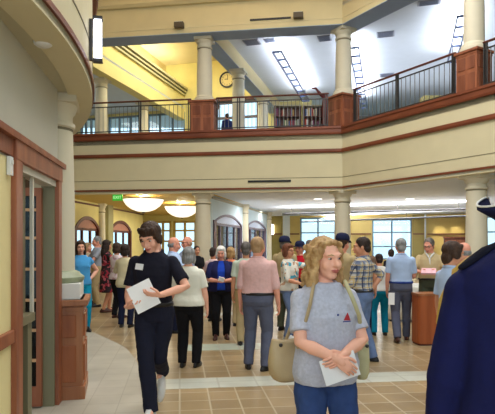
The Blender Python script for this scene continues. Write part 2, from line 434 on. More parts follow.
AX = Vector((.28, 1)).normalized(); rzX = math.atan2(-AX.x, AX.y)
rzAB = math.atan2(B[1] - A[1], B[0] - A[0]); rzBC = math.atan2(C[1] - B[1], C[0] - B[0])
BT = 8.24
colx = {'a': XY(203, 17.05), 'b': XY(342.5, 16.0 + .35), 'c': XY(476.5, 12.55)}
colA, colB, colC = Vector(colx['a']), Vector(colx['b']), Vector(colx['c'])
column('cream column under the gallery between bowl lamps and arched partition', colA.x, colA.y, 0, S, .26, rz=rzAB)
column('cream column under the gallery corner behind the grey shirt woman', colB.x, colB.y, 0, S, .26, rz=rzBC)
column('cream column under the gallery at right beside tricorne hat', colC.x, colC.y, 0, S, .255, rz=rzBC)
uA, uB, uC = Vector(XY(204.5, 17.15)), Vector(XY(343.5, 16.4)), Vector(XY(474, 12.6))
column('upper column on wooden pedestal left of the wall clock', uA.x, uA.y, 4.95, BT, .25, (.80, 1.22), rzAB)
column('upper column on wooden pedestal at the gallery corner', uB.x, uB.y, 4.95, BT, .25, (.72, 1.22), rzBC)
column('upper column on wooden pedestal at right end of gallery', uC.x, uC.y, 4.95, BT, .24, (.60, 1.22), rzBC)
for px, Y, lab in ((238.5, 20.3, 'upper column without pedestal directly right of the wall clock'), (263, 23.97, 'farthest upper column right of the wall clock behind railing'),
                   (101.5, 21.4, 'upper column behind the left railing nearest the curved gallery'), (143.5, 25.0, 'small upper column behind the middle of left railing')):
    column(lab, *XY(px, Y), 4.95, BT, .25, None, rzX)
# big column by the door on its oak pedestal
cl = Vector((-2.138, 5.855))
t = column('large cream column on panelled oak pedestal beside the left door', cl.x, cl.y, 0, S, .225, (.70, 1.05), math.radians(14), plinth=.60)

# ---- railings of the gallery
def railing(label, P, Q, nbal, posts=(), group='gallery railings'):
    P, Q = Vector(P), Vector(Q); d = Q - P; L = d.length; d.normalize(); rz = math.atan2(d.y, d.x)
    t = thing('railing', label, 'railing', (P.x, P.y, LEDGE), rz, group)
    b = MB(); b.tube([(0, 0, 1.05), (L, 0, 1.05)], .035, 10, flat=((0, 0, 1), .8)); b.build('handrail', WOODD, t, True)
    MB().box((L / 2, 0, .90), (L, .03, .03)).build('upper_rail', METALD, t)
    MB().box((L / 2, 0, .10), (L, .03, .03)).build('lower_rail', METALD, t)
    for x in [.04] + [p * L for p in posts] + [L - .04]:
        for dx in (-.035, .035): MB().box((x + dx * .9, 0, .52), (.03, .045, 1.04)).build('post', METALD, t)
    k = MB(); k.box((0, 0, .5), (.014, .014, .8)); me = None
    for i in range(nbal):
        x = L * (i + 1) / (nbal + 1)
        if me is None: o = k.build('baluster', BALUS, t); me = o.data
        else: o = link('baluster', me, None, t)
        o.location = (x, 0, 0)
def inset(P, Q, off): 
    P, Q = Vector(P), Vector(Q); d = (Q - P).normalized(); n = Vector((-d.y, d.x)); return P + n * off, Q + n * off
a0, b0 = inset(A, B, .15)
c0, d0 = inset(B, C, .15); e0, f0 = inset(C, D, .15)
pA = hit(75, a0, b0); pB = hit(190.5, a0, b0)
railing('dark metal railing between curved gallery and left wooden pedestal', pA, pB, 27, (.57,))
railing('dark metal railing under the clock between two wooden pedestals', hit(217, a0, b0), hit(328, a0, b0), 27, (.2,))
railing('slanting metal railing right of the corner pedestal', hit(354, c0, d0), hit(455, c0, d0), 22, (.48,))
railing('short metal railing at the right picture edge beyond pedestal', hit(484, e0, f0), hit(520, e0, f0), 9)

# ---- upper storey: beam, ceilings, walls
bm_prof = [(-.72, BT), (0.0, BT), (0.0, 9.2), (-.72, 9.2)]
struct(sweep(MAIN, [(-.70, BT + .015), (0.0, BT + .015), (0.0, 9.35), (-.70, 9.35)], CREAM2, 'wall_upper_beam'))
struct(sweep(MAIN, [(-.70, BT), (-.0, BT), (-.0, BT + .02), (-.70, BT + .02)], SOFFITB, 'trim_beam_soffit'))
struct(sweep(MAIN, [(-.02, 8.42), (.012, 8.42), (.012, 8.44), (-.02, 8.44)], CREAM, 'trim_beam_line'))
struct(sweep(MAIN, [(-.05, 9.14), (.10, 9.14), (.16, 9.22), (.16, 9.32), (-.05, 9.32)], CREAM2, 'trim_beam_cornice'))
struct(MB().prism([(-14, -4), (-14, 18.8), A0, A, B, C, D, (14, -4)], 9.9, 10.0).build('ceiling_atrium', pm('pinkish_ceiling', (226, 212, 204), .8, .02, 2)))
struct(sweep(MAIN, [(.0, 9.33), (-.1, 9.33), (-.1, 9.9), (.0, 9.9)], CREAM2, 'wall_above_beam'))
# row beams
r0 = uA + AX * .3; rEnd = uA + AX * 11.0
struct(MB().prism([(r0.x - .28, r0.y), (r0.x + .28, r0.y), (rEnd.x + .28, rEnd.y), (rEnd.x - .28, rEnd.y)], BT, BT + .02).build('trim_row_soffit', SOFFITB))
struct(MB().prism([(r0.x - .28, r0.y), (r0.x + .28, r0.y), (rEnd.x + .28, rEnd.y), (rEnd.x - .28, rEnd.y)], BT + .02, 11.2).build('wall_row_beam', CREAM2))
struct(MB().prism([(r0.x + .28, r0.y), B, C, D, (20, 4), (20, 34), (rEnd.x + .9, 34), (rEnd.x + .28, rEnd.y)], 8.8, 8.9).build('ceiling_library', WHITEC))
def lx(Y): return -11.3 + .28 * Y
ya, yb = 17.4, 28.6
struct(MB().prism([(lx(ya) - .5, ya), (lx(ya), ya), (lx(yb), yb), (lx(yb) - .5, yb)], BT, 9.47).build('wall_nave_left', YELW))
nv = MB()
for z0, z1, of in ((9.47, 9.55, .10), (9.62, 9.70, .16), (9.76, 9.86, .24)):
    nv.prism([(lx(ya) - .5, ya), (lx(ya) + of, ya), (lx(yb) + of, yb), (lx(yb) - .5, yb)], z0, z1)
struct(nv.build('trim_nave_cornice', pm('grey_cornice', (192, 186, 146), .6, .03, 3)))
struct(MB().prism([(lx(ya) - 1.3, ya), (lx(ya) - 1.1, ya), (lx(yb) - 1.1, yb), (lx(yb) - 1.3, yb)], 9.4, 11.2).build('wall_nave_cove', CREAM2))
struct(MB().prism([(lx(ya) - 1.4, ya), (rEnd.x - (yb - ya) * .28 + .3, ya), (rEnd.x + .6, yb + .2), (lx(yb) - 1.4, yb + .2)], 11.2, 11.3).build('ceiling_nave', CREAM2))
struct(MB().prism([(-14, 18.9), A0, A, (lx(ya), ya), (lx(yb), yb), (lx(yb), 33), (-14, 33)], 8.8, 8.9).build('ceiling_left_aisle', WHITEC))

def wall_open(P, Q, z0, z1, th, opens, mat, name):
    """wall along P-Q; opens = [(ta, tb, za, zb)] in metres along the wall"""
    P, Q = Vector(P), Vector(Q); L = (Q - P).length; d = (Q - P) / L
    m = MB(); ts = sorted(set([0, L] + [v for o in opens for v in o[:2]]))
    for a, b in zip(ts[:-1], ts[1:]):
        mid = (a + b) / 2; hs = sorted([(o[2], o[3]) for o in opens if o[0] < mid < o[1]]); z = z0
        for za, zb in hs:
            if za > z: m.wallbox(P + d * a, P + d * b, z, za, th)
            z = zb
        if z < z1: m.wallbox(P + d * a, P + d * b, z, z1, th)
    return struct(m.build(name, mat))
WN = [0]
def window(P, d, ta, tb, za, zb, nv_, nh, frame, fw=.06, glass=GLASS, hz=None):
    WN[0] += 1; w = sempty('window_%d' % WN[0]); P = Vector(P)
    m = MB(); 
    def bar(a, b, z0, z1): m.wallbox(P + d * a, P + d * b, z0, z1, .10, -.03)
    bar(ta, ta + fw, za, zb); bar(tb - fw, tb, za, zb); bar(ta, tb, za, za + fw); bar(ta, tb, zb - fw, zb)
    for i in range(1, nv_): x = ta + (tb - ta) * i / nv_; bar(x - fw / 2, x + fw / 2, za, zb)
    for z in (hz or [za + (zb - za) * i / nh for i in range(1, nh)]): bar(ta, tb, z - fw * .4, z + fw * .4)
    m.build('window_frame', frame, w)
    m = MB(); m.wallbox(P + d * ta, P + d * tb, za, zb, .012, -.09); m.build('pane', glass, w)
    return w
DARKF = pm('dark_window_frame', (92, 84, 92), .5, .05, 5)
BLUEF = pm('blue_grey_frame', (112, 136, 152), .5, .05, 5)
YFRAME = pm('yellow_frame_paint', (198, 170, 88), .6, .05, 5)
# end wall of nave with clock and tall window
N0 = Vector((-13.5, 31.1)); N1 = Vector((3.2, 26.5)); nd = (N1 - N0).normalized(); NL = (N1 - N0).length
def nT(px): return (hit(px, N0, N1) - N0).length
ops = [(nT(211), nT(259.5), 5.6, zat(100, 27.5)), (nT(80), nT(96), 5.6, 8.65), (nT(108), nT(141), 5.6, 8.65), (nT(147), nT(185), 5.6, 8.65)]
wall_open(N0, N1, 4.95, 11.3, .2, ops, YELW, 'wall_nave_end')
window(N0, nd, *ops[0], 2, 2, DARKF, .16, hz=[zat(117, 27.5)])
for o in ops[1:]: window(N0, nd, *o, 3, 2, BLUEF, .1)
m = MB(); m.wallbox(N0 + nd * (ops[0][0] - .1), N0 + nd * (ops[0][1] + .1), ops[0][3], ops[0][3] + .16, .1, .06); struct(m.build('trim_clock_window_head', WOODD))
# clock
cp = hit(227.5, N0, N1); nn = Vector((nd.y, -nd.x))
t = thing('wall_clock', 'round wall clock with black rim on the yellow gallery wall', 'clock', (cp.x + nn.x * .04, cp.y + nn.y * .04, zat(80, cp.y)), math.atan2(nd.y, nd.x))
def ringz(m, r0_, r1_, y0, y1, seg=40):
    for i in range(seg):
        a, b = 2 * PI * i / seg, 2 * PI * (i + 1) / seg
        q = lambda r, an, y: (r * math.cos(an), y, r * math.sin(an))
        m.face([q(r0_, a, y1), q(r1_, a, y1), q(r1_, b, y1), q(r0_, b, y1)]); m.face([q(r1_, a, y0), q(r1_, a, y1), q(r1_, b, y1), q(r1_, b, y0)]); m.face([q(r0_, a, y0), q(r0_, a, y1), q(r0_, b, y1), q(r0_, b, y0)])
m = MB(); ringz(m, .34, .42, 0.02, -.05); m.build('rim', BLACKM, t)
m = MB(); m.lathe([(.36, -.01), (.36, .01)], seg=40); m.xform(Matrix.Rotation(PI / 2, 4, 'X')); m.build('face', pm('clock_face', (226, 206, 140), .5, .03, 3), t)
m = MB(); m.box((-.05, -.025, .03), (.17, .012, .03), 0); m.build('hour_hand', BLACKM, t); m = MB(); m.box((0.03, -.03, .12), (.025, .012, .26)); m.build('minute_hand', BLACKM, t)
def text_mesh(s, size, depth=.002):
    c = bpy.data.curves.new('txt', 'FONT'); c.body = s; c.size = size; c.extrude = depth; c.align_x = 'CENTER'; c.align_y = 'CENTER'
    o = bpy.data.objects.new('txt', c); COL.objects.link(o); bpy.context.view_layer.update()
    me = bpy.data.meshes.new_from_object(o.evaluated_get(bpy.context.evaluated_depsgraph_get()))
    bpy.data.objects.remove(o); bpy.data.curves.remove(c); return me
bmn = bmesh.new()
for h in range(1, 13):
    me = text_mesh(str(h), .11); a = PI / 2 - h * PI / 6
    me.transform(Matrix.Translation((.27 * math.cos(a), -.025, .27 * math.sin(a))) @ Matrix.Rotation(PI / 2, 4, 'X')); bmn.from_mesh(me); bpy.data.meshes.remove(me)
me = bpy.data.meshes.new('numerals'); bmn.to_mesh(me); bmn.free(); link('numerals', me, BLACKM, t)

# library back walls upstairs (right)
L0, L1 = Vector((2.6, 31.3)), Vector((20, 27.0)); ldv = (L1 - L0).normalized()
def lT(px): return (hit(px, L0, L1) - L0).length
ops = [(lT(300), lT(332), 5.8, 8.3), (lT(352), lT(398), 5.8, 8.3), (lT(456), lT(500), 5.8, 8.3)]
wall_open(L0, L1, 4.95, 8.85, .2, ops, pm('library_wall', (222, 214, 188), .7, .03, 2), 'wall_library_back')
for o in ops: window(L0, ldv, *o, 3, 2, BLUEF, .1)
m = MB(); m.wallbox((20, 34), (20, 4), 0, 11, .2); struct(m.build('wall_right', CREAM))
m = MB(); m.wallbox((-14, 18.5), (-14, 34), 0, 11, .2); struct(m.build('wall_far_left', CREAM))

# ladder shaped pendant uplights in the library
TRUSSM = pm('blue_grey_truss_metal', (74, 90, 132), .4, .06, 10)
def truss(label, px0, py0, px1, py1, Z=8.25):
    Ya, Yb = (Z - EYE) * F / (HY - py0), (Z - EYE) * F / (HY - py1)
    P, Q = Vector((*XY(px0, Ya), Z)), Vector((*XY(px1, Yb), Z)); d = Q - P; L = d.length
    t = thing('pendant_light', label, 'ceiling lamp', P, math.atan2(d.y, d.x), 'ladder shaped pendant lights in the library')
    for s_ in (-.15, .15): MB().box((L / 2, s_, 0), (L, .045, .09)).build('side_rail', TRUSSM, t)
    n = int(L / .8)
    for i in range(n + 1): MB().box((L * i / n, 0, .0), (.05, .26, .06)).build('rung', TRUSSM, t)
    for x in (.3, L - .3): MB().tube([(x, 0, 0), (x, 0, 8.8 - Z)], .012, 6).build('suspension_rod', METALD, t)
    la = bpy.data.lights.new('uplight', 'AREA'); la.shape = 'RECTANGLE'; la.size = L * .95; la.size_y = .2; la.energy = 150; la.color = (.93, .96, 1)
    lo = bpy.data.objects.new('uplight', la); COL.objects.link(lo); lo.parent = t; lo.location = (L / 2, 0, .12); lo.rotation_euler = (PI, 0, 0)
truss('ladder shaped pendant light above the railing right of the clock', 277, 52, 306, 101)
truss('ladder shaped pendant light just right of the corner upper column', 354, 48, 364, 108)
truss('ladder shaped pendant light beside the right end upper column', 463, 16, 452, 62)
def ceil_vent(label, px0, px1, py0, py1, Z=8.8, dark=True):
    yc = (py0 + py1) / 2; Y = (Z - EYE) * F / (HY - yc); Ya = (Z - EYE) * F / (HY - py0); Yb = (Z - EYE) * F / (HY - py1)
    X = XY((px0 + px1) / 2, Y)[0]; w = (px1 - px0) / F * Y
    t = thing('ceiling_vent', label, 'vent', (X, Y, Z), rzX, 'grilles in the library ceiling')
    dY = max(.3, abs(Yb - Ya) * .9)
    m = MB(); m.box((0, 0, -.012), (w, dY, .024)); m.build('frame', pm('vent_frame', (150, 158, 176), .5, .04, 5), t)
    m = MB()
    for i in range(5): m.box((0, -dY / 2 + dY * (i + .5) / 5, -.03), (w * .82, dY * .1, .012))
    m.build('slat', pm('vent_slat', (104, 112, 136), .5, .04, 5), t)
ceil_vent('grey square grille in library ceiling nearest the clock column', 244, 260, 39, 45)
ceil_vent('bluish grille in library ceiling left of the first pendant light', 264, 276, 38, 42)
ceil_vent('grey grille in library ceiling left of the corner column', 318, 331, 35, 41)
ceil_vent('bluish rectangular grille in library ceiling right of corner column', 377, 394, 31, 37)
ceil_vent('long grille in library ceiling at top right beside last column', 418, 440, 0.5, 4)
ceil_vent('small grille in library ceiling beyond the slanting railing', 380, 394, 73, 76.5)

# flood lights and slot on the beam
def flood(label, px, py):
    p = hit(px, A, B); t = thing('flood_light', label, 'lamp', (p.x, p.y, zat(py, p.y)), rzAB, 'flood lights on the gallery beam')
    MB().box((0, -.11, .0), (.30, .16, .17)).build('housing', pm('bronze_housing', (92, 80, 62), .5, .08, 8), t, bevel=.012)
    MB().box((0, -.05, -.02), (.08, .09, .06)).build('bracket', METALD, t)
    MB().box((0, -.11, .09), (.25, .12, .015)).build('lens', WPLAST, t)
flood('small bronze flood light on the beam above the left pedestal column', 180, 26.5)
flood('small bronze flood light on the beam right of the thin slot', 298.5, 17)
m = MB(); m.wallbox(hit(250, A, B), hit(291, A, B), zat(21, 16.4), zat(19.3, 16.4), .028, .03)
tag(m.build('air_slot', METALD), 'thin dark slot in the upper cream beam left of flood light', 'vent')

# bookcases upstairs with books
BKC = [(168, 60, 48), (60, 84, 128), (206, 196, 170), (88, 108, 72), (190, 150, 80), (60, 50, 60), (220, 220, 214), (120, 60, 90)]
BKM = [pm('book_cover_%s' % 'abcdefgh'[i], c, .6, .05, 20) for i, c in enumerate(BKC)]
nb = 0
def bookcase(label, px0, px1, Y, bl):
    X0, X1 = XY(px0, Y)[0], XY(px1, Y)[0]; w = X1 - X0; h = zat(106, Y) - 4.95
    t = thing('bookcase', label, 'bookcase', ((X0 + X1) / 2, Y, 4.95), 0, 'bookcases behind the gallery railing')
    MB().box((-w / 2 + .015, 0, h / 2), (.03, .3, h)).build('side_panel', WOODD, t); MB().box((w / 2 - .015, 0, h / 2), (.03, .3, h)).build('side_panel', WOODD, t)
    MB().box((0, .14, h / 2), (w, .02, h)).build('back_panel', WOODD, t)
    MB().box((0, 0, h - .015), (w, .32, .03)).build('top', pm('pale_top', (196, 188, 160), .5, .03, 5), t)
    zs = [h - .40, h - .78, h - 1.16]
    for z in zs: MB().box((0, 0, z), (w - .06, .28, .025)).build('shelf', WOODD, t)
    k = 0
    for zi, z in enumerate(zs[:2]):
        x = -w / 2 + .06
        while x < w / 2 - .1:
            bw = random.uniform(.03, .055); bh = random.uniform(.20, .30)
            if random.random() < .18: x += .12; continue
            o = MB().box((0, 0, bh / 2), (bw, .2, bh)).build('book', random.choice(BKM))
            o.location = ((X0 + X1) / 2 + x + bw / 2, Y - .02, 4.95 + z + .0126)
            tag(o, 'book standing on the %s shelf of the %s' % (('top', 'second')[zi], bl), 'book', 'books on the %s shelf of the %s' % (('top', 'second')[zi], bl))
            x += bw + .004
bookcase('dark low bookcase behind railing nearer the clock', 274, 301, 19.2, 'left bookcase behind the railing')
bookcase('dark low bookcase behind railing nearer the corner pedestal', 303, 329, 18.9, 'right bookcase behind the railing')
# maroon carved figure behind the railing
t = thing('sculpture', 'dark maroon sculpture with outstretched limb behind railing beside corner pedestal', 'sculpture', (*XY(325, 17.3), 4.95))
MAROON = pm('maroon_carving', (92, 22, 30), .5, .15, 12)
m = MB(); m.tube([(0, 0, 0), (0.02, 0, .6), (.02, 0, 1.0), (.02, 0, 1.45)], [.14, .10, .14, .10], 12); m.tube([(.0, 0, 1.42), (-.16, 0, 1.56), (-.30, 0, 1.74)], [.07, .05, .035], 10); m.tube([(-.30, 0, 1.74), (-.42, 0, 1.74)], [.035, .02], 10)
m.build('figure', MAROON, t, True); MB().box((0, 0, .06), (.36, .36, .12)).build('base', BLACKM, t)
t.scale = (1, 1, 1)
# low yellow cabinet & counter upstairs right
m = MB(); X0, Y0 = XY(421, 17.5); m.box((X0 + .6, Y0, 4.95 + .75), (1.2, .5, 1.5))
tag(m.build('storage_cabinet', YELW, None, bevel=.02), 'pale yellow cabinet behind the slanting railing near right pedestal', 'cabinet')
m = MB(); X0, Y0 = XY(362, 19.0); m.box((X0 + .6, Y0, 4.95 + .60), (1.9, .5, 1.2))
tag(m.build('reading_counter', pm('counter_grey', (90, 100, 104), .5, .06, 5), None, bevel=.02), 'dark counter behind the slanting railing near the corner pedestal', 'counter')

# ---- lower hall: left yellow wall with arched windows
HL0, HL1 = Vector((-7.91 + .0895 * 16.0, 16.0)), Vector((-7.91 + .0895 * 27.6, 27.6)); hd = (HL1 - HL0).normalized()
def hT(px): return (hit(px, HL0, HL1) - HL0).length
def arch_bay(P, d, ta, tb, zs, zt, frame, fill, name, nmull, glass, fw=.14):
    """segmental arched opening from ta to tb: spring zs, crown zt"""
    WN[0] += 1; w = sempty('window_%d' % WN[0])
    n = 16; mid = (ta + tb) / 2; hw = (tb - ta) / 2; rise = zt - zs; Rr = (hw * hw + rise * rise) / (2 * rise)
    def arcz(t_): return zt - Rr + math.sqrt(max(0, Rr * Rr - (t_ - mid) ** 2))
    nrm = Vector((d.y, -d.x))
    def P3(t_, z, off): q = Vector(P) + d * t_ + nrm * off; return (q.x, q.y, z)
    # frame following arch
    m = MB(); r_ = []
    path = [(ta, 0)] + [(ta, zs)] + [(ta + (tb - ta) * i / n, arcz(ta + (tb - ta) * i / n)) for i in range(1, n)] + [(tb, zs), (tb, 0)]
    path = [(ta, .02)] + path[1:-1] + [(tb, .02)]
    rings = []
    for t_, z in path:
        dx, dz = (t_ - mid) / hw, 0
        ix = -1 if t_ < mid else 1
        k = min(1, abs(t_ - mid) / hw); inx = t_ - ix * fw * k; inz = z - fw * (1 - k * .6) if z > zs * .5 else z
        rings.append([P3(t_, z, .04), P3(inx, inz, .04), P3(inx, inz, -.1), P3(t_, z, -.1)])
    m.loft(rings); m.build('arched_frame', frame, w)
    # tympanum
    m = MB(); zb_ = zs - .02
    top = [(ta + (tb - ta) * i / n, arcz(ta + (tb - ta) * i / n) - .03) for i in range(n + 1)]
    fr = [P3(t_, max(z, zb_ + .01), -.02) for t_, z in top]; bk = [P3(t_, max(z, zb_ + .01), -.07) for t_, z in top]
    lo_f = [P3(t_, zb_, -.02) for t_, z in top]; lo_b = [P3(t_, zb_, -.07) for t_, z in top]
    for i in range(n):
        m.face([fr[i], fr[i + 1], lo_f[i + 1], lo_f[i]]); m.face([bk[i], bk[i + 1], lo_b[i + 1], lo_b[i]]); m.face([fr[i], fr[i + 1], bk[i + 1], bk[i]]); m.face([lo_f[i], lo_f[i + 1], lo_b[i + 1], lo_b[i]])
    m.build('tympanum', fill, w)
    m = MB()
    for i in range(1, nmull): x = ta + (tb - ta) * i / nmull; m.wallbox(Vector(P) + d * (x - .05), Vector(P) + d * (x + .05), .02, zs, .08, -.02)
    m.wallbox(Vector(P) + d * ta, Vector(P) + d * tb, zs - .1, zs, .08, -.02); m.build('mullion', frame, w)
    m = MB(); m.wallbox(Vector(P) + d * ta, Vector(P) + d * tb, .02, zs, .012, -.06); m.build('pane', glass, w)
    # spandrels closing the square opening above the arch
    m = MB()
    for i in range(n):
        (t0, z0), (t1, z1) = top[i], top[i + 1]
        for o_ in (.0, -.16): m.face([P3(t0, z0 + .03, o_), P3(t1, z1 + .03, o_), P3(t1, zt + .02, o_), P3(t0, zt + .02, o_)])
    return w, m
ops = [(hT(74.5), hT(99), 0, 2.69), (hT(109.5), hT(131), 0, 2.69)]
wall_open(HL0, HL1, 0, S, .16, ops, YELW, 'wall_hall_left')
for o in ops:
    w, sp = arch_bay(HL0, hd, o[0], o[1], 2.22, 2.67, WOODD, TYMP, 'w', 3, GLASS); sp.build('spandrel', YELW, w)
m = MB(); m.wallbox(HL0, HL1, 3.10, 3.16, .05, .05); struct(m.build('trim_hall_left_crown', WOODD))
pc = hit(100, HL0, HL1) + Vector((.05, 0)); column('pale yellow half column between the two mauve arched windows', pc.x, pc.y, 0, S, .17, None, 0)
p1_ = hit(107, HL0, HL1); m = MB(); m.box((p1_.x + .02, p1_.y, S / 2), (.3, .6, S), math.atan2(hd.y, hd.x) - PI / 2); struct(m.build('trim_hall_pilaster', pm('sage_pilaster', (150, 146, 108), .7, .04, 3)))
# far vestibule wall
E0, E1 = Vector((-6.5, 30.6)), Vector((.9, 28.6)); ed = (E1 - E0).normalized()
def eT(px): return (hit(px, E0, E1) - E0).length
ops = [(eT(141), eT(152), .0, 2.9), (eT(154), eT(171), .0, 2.9), (eT(173), eT(196), .0, 2.9)]
wall_open(E0, E1, 0, S, .16, ops, YELW, 'wall_hall_end')
for o in ops: window(E0, ed, *o, 2, 3, YFRAME, .12, hz=[1.75, 2.35])
m = MB(); m.wallbox(HL1, E0, 0, S, .16); struct(m.build('wall_hall_corner', YELW))
struct(MB().prism([A0, A, (-1.2, 16.85), (1.0, 28), (.9, 30), (-8, 31), (-13, 20)], S - .012, S - .002).build('ceiling_hall', pm('hall_ceiling_paint', (216, 190, 112), .7, .03, 2)))
# ---- arched partition in the middle
M0, M1 = Vector((-5.05 + .22 * 16.9, 16.9)) , Vector((-5.05 + .22 * 28.2, 28.2)); md = (M1 - M0).normalized()
M0 = hit(211.5, M0, M1)
def mT(px): return (hit(px, M0, M1) - M0).length
ops = [(mT(213), mT(241.5), 0, 2.72), (mT(246), mT(265.5), 0, 2.72)]
wall_open(M0, M1, 0, S, .16, ops, pm('pale_blue_wall', (196, 216, 226), .7, .03, 2), 'wall_partition')
for o in ops:
    w, sp = arch_bay(M0, md, o[0], o[1], 2.36, 2.70, pm('lavender_grey_frame', (112, 102, 118), .5, .05, 6), PANELL, 'w', 4, LGLASS, .09); sp.build('spandrel', MATS['pale_blue_wall'], w)
m = MB()
for px in (213, 246.5): m.wallbox(hit(px, M0, M1), hit(px, M0, M1) + md * .28, 0, 2.42, .10, .05)
struct(m.build('trim_partition_jamb', WOODD))
m = MB(); m.wallbox(M0, M1, 3.12, 3.2, .05, .05); struct(m.build('trim_partition_crown', pm('grey_olive_trim', (150, 146, 122), .6, .04, 4)))
for px, lab in ((243.5, 'narrow half column between the two lavender arched bays'), (267.5, 'narrow half column right of the second lavender arched bay')):
    p = hit(px, M0, M1); column(lab, p.x + .05, p.y, 0, S, .17)
# ---- right hall: back wall
W0, W1 = Vector((.55, 31.9)), Vector((19.6, 27.2)); wd = (W1 - W0).normalized()
def wT(px): return (hit(px, W0, W1) - W0).length
def wz(px, py): return zat(py, hit(px, W0, W1).y)
ops = [(wT(300), wT(336), .7, wz(318, 217.5)), (wT(372), wT(412), .7, wz(392, 219)), (wT(486), wT(520), .7, wz(495, 214))]
wall_open(W0, W1, 0, S, .16, ops, GOLDW, 'wall_back')
for o in ops: window(W0, wd, *o, 2, 3, BLUEF, .09, hz=[1.45, 2.25])
m = MB()
for pa, pb in ((266, 282), (336, 340), (412.5, 424)): m.wallbox(W0 + wd * wT(pa), W0 + wd * wT(pb), .1, S - .02, .05, .05)
struct(m.build('trim_olive_panels', OLIVEW))
m = MB()
for pa, pb in ((283, 290), (424.3, 426)): m.wallbox(W0 + wd * wT(pa), W0 + wd * wT(pb), 0, S, .06, .08)
struct(m.build('trim_white_pilasters', pm('white_pilaster', (222, 230, 236), .6, .02, 4)))
m = MB()
for pa, pb in ((266, 282), (290, 299.5), (337, 371), (413, 424), (427, 485)): m.wallbox(W0 + wd * wT(pa), W0 + wd * wT(pb), wz((pa + pb) / 2, 234.6), wz((pa + pb) / 2, 233.4), .03, .08)
struct(m.build('trim_wall_line', WOODD))
# sconce on olive panel
p = hit(272, W0, W1); t = thing('wall_sconce', 'small glowing white sconce on the olive wall behind pink shirt man', 'wall lamp', (p.x, p.y - .07, 0), math.atan2(wd.y, wd.x))
MB().box((0, -.02, 2.45), (.16, .04, .75)).build('back_plate', METALD, t); m = MB(); m.lathe([(.12, 2.15), (.15, 2.2), (.15, 2.7), (.12, 2.75)], (0, -.13, 0), 16); m.build('shade', emit('sconce_warm', (255, 240, 214), 4), t, True)
# linear pendant uplights
def linear(label, pxa, pya, pxb, pyb, Z, en):
    Ya, Yb = (Z - EYE) * F / (HY - pya), (Z - EYE) * F / (HY - pyb)
    P, Q = Vector((*XY(pxa, Ya), Z)), Vector((*XY(pxb, Yb), Z)); d = Q - P; L = d.length
    t = thing('linear_pendant', label, 'ceiling lamp', P, math.atan2(d.y, d.x), 'linear pendant lamps in the right hall')
    MB().tube([(0, 0, 0), (L, 0, 0)], .045, 8).build('tube_housing', METALD, t)
    for i in range(4):
        x = .4 + (L - .8) * i / 3; MB().tube([(x, 0, 0), (x, 0, S - Z)], .01, 6).build('suspension_rod', METALD, t)
    la = bpy.data.lights.new('uplight', 'AREA'); la.shape = 'RECTANGLE'; la.size = L * .97; la.size_y = .12; la.energy = en * 3.8; la.color = (1, .98, .95)
    lo = bpy.data.objects.new('uplight', la); COL.objects.link(lo); lo.parent = t; lo.location = (L / 2, 0, .06); lo.rotation_euler = (PI, 0, 0)
linear('nearer long dark pendant tube washing the white ceiling of right hall', 283, 214, 470, 209, 2.95, 120)
linear('farther long dark pendant tube near the bright windows', 300, 222, 480, 215.5, 2.93, 130)
for px, Y, lab in ((441, 26.6, 'left'), (457, 26.4, 'right')):
    la = bpy.data.lights.new('wall_wash', 'SPOT'); la.energy = 90; la.spot_size = math.radians(52); la.spot_blend = .8; la.color = (1, .9, .65); la.shadow_soft_size = .08
    q = hit(px, W0, W1); lo = bpy.data.objects.new('wall_wash', la); COL.objects.link(lo); lo.location = (q.x - .25, q.y - .8, S - .08); lo.rotation_euler = (math.radians(32), 0, -.25)
# ceiling grilles of the right hall
for px, py, lab in ((318, 199, 'small white downlight in the right hall ceiling near corner column'), (410, 199, 'small white downlight in right hall ceiling above the bright window')):
    Y = (S - EYE) * F / (HY - py); m = MB(); m.lathe([(.13, -.015), (.15, 0)], (0, 0, 0), 20)
    o = tag(m.build('downlight', emit('downlight_glow', (255, 250, 240), 3), None), lab, 'ceiling lamp', 'downlights in the right hall'); o.location = (*XY(px, Y), S)

# exit sign
p = Vector((*XY(117.5, 17.45), zat(197.5, 17.45)))
t = thing('exit_sign', 'green lit EXIT sign hanging left of the bowl lamps', 'sign', p)
MB().box((0, 0, 0), (.32, .05, .21)).build('housing', emit('exit_green', (60, 190, 60), .55), t); MB().tube([(0, 0, .1), (0, 0, S - .013 - p.z)], .012, 6).build('stem', METALD, t)
me = text_mesh('EXIT', .13, .003); me.transform(Matrix.Translation((0, -.028, 0)) @ Matrix.Rotation(PI / 2, 4, 'X')); link('lettering', me, emit('exit_text', (200, 255, 190), .8), t)

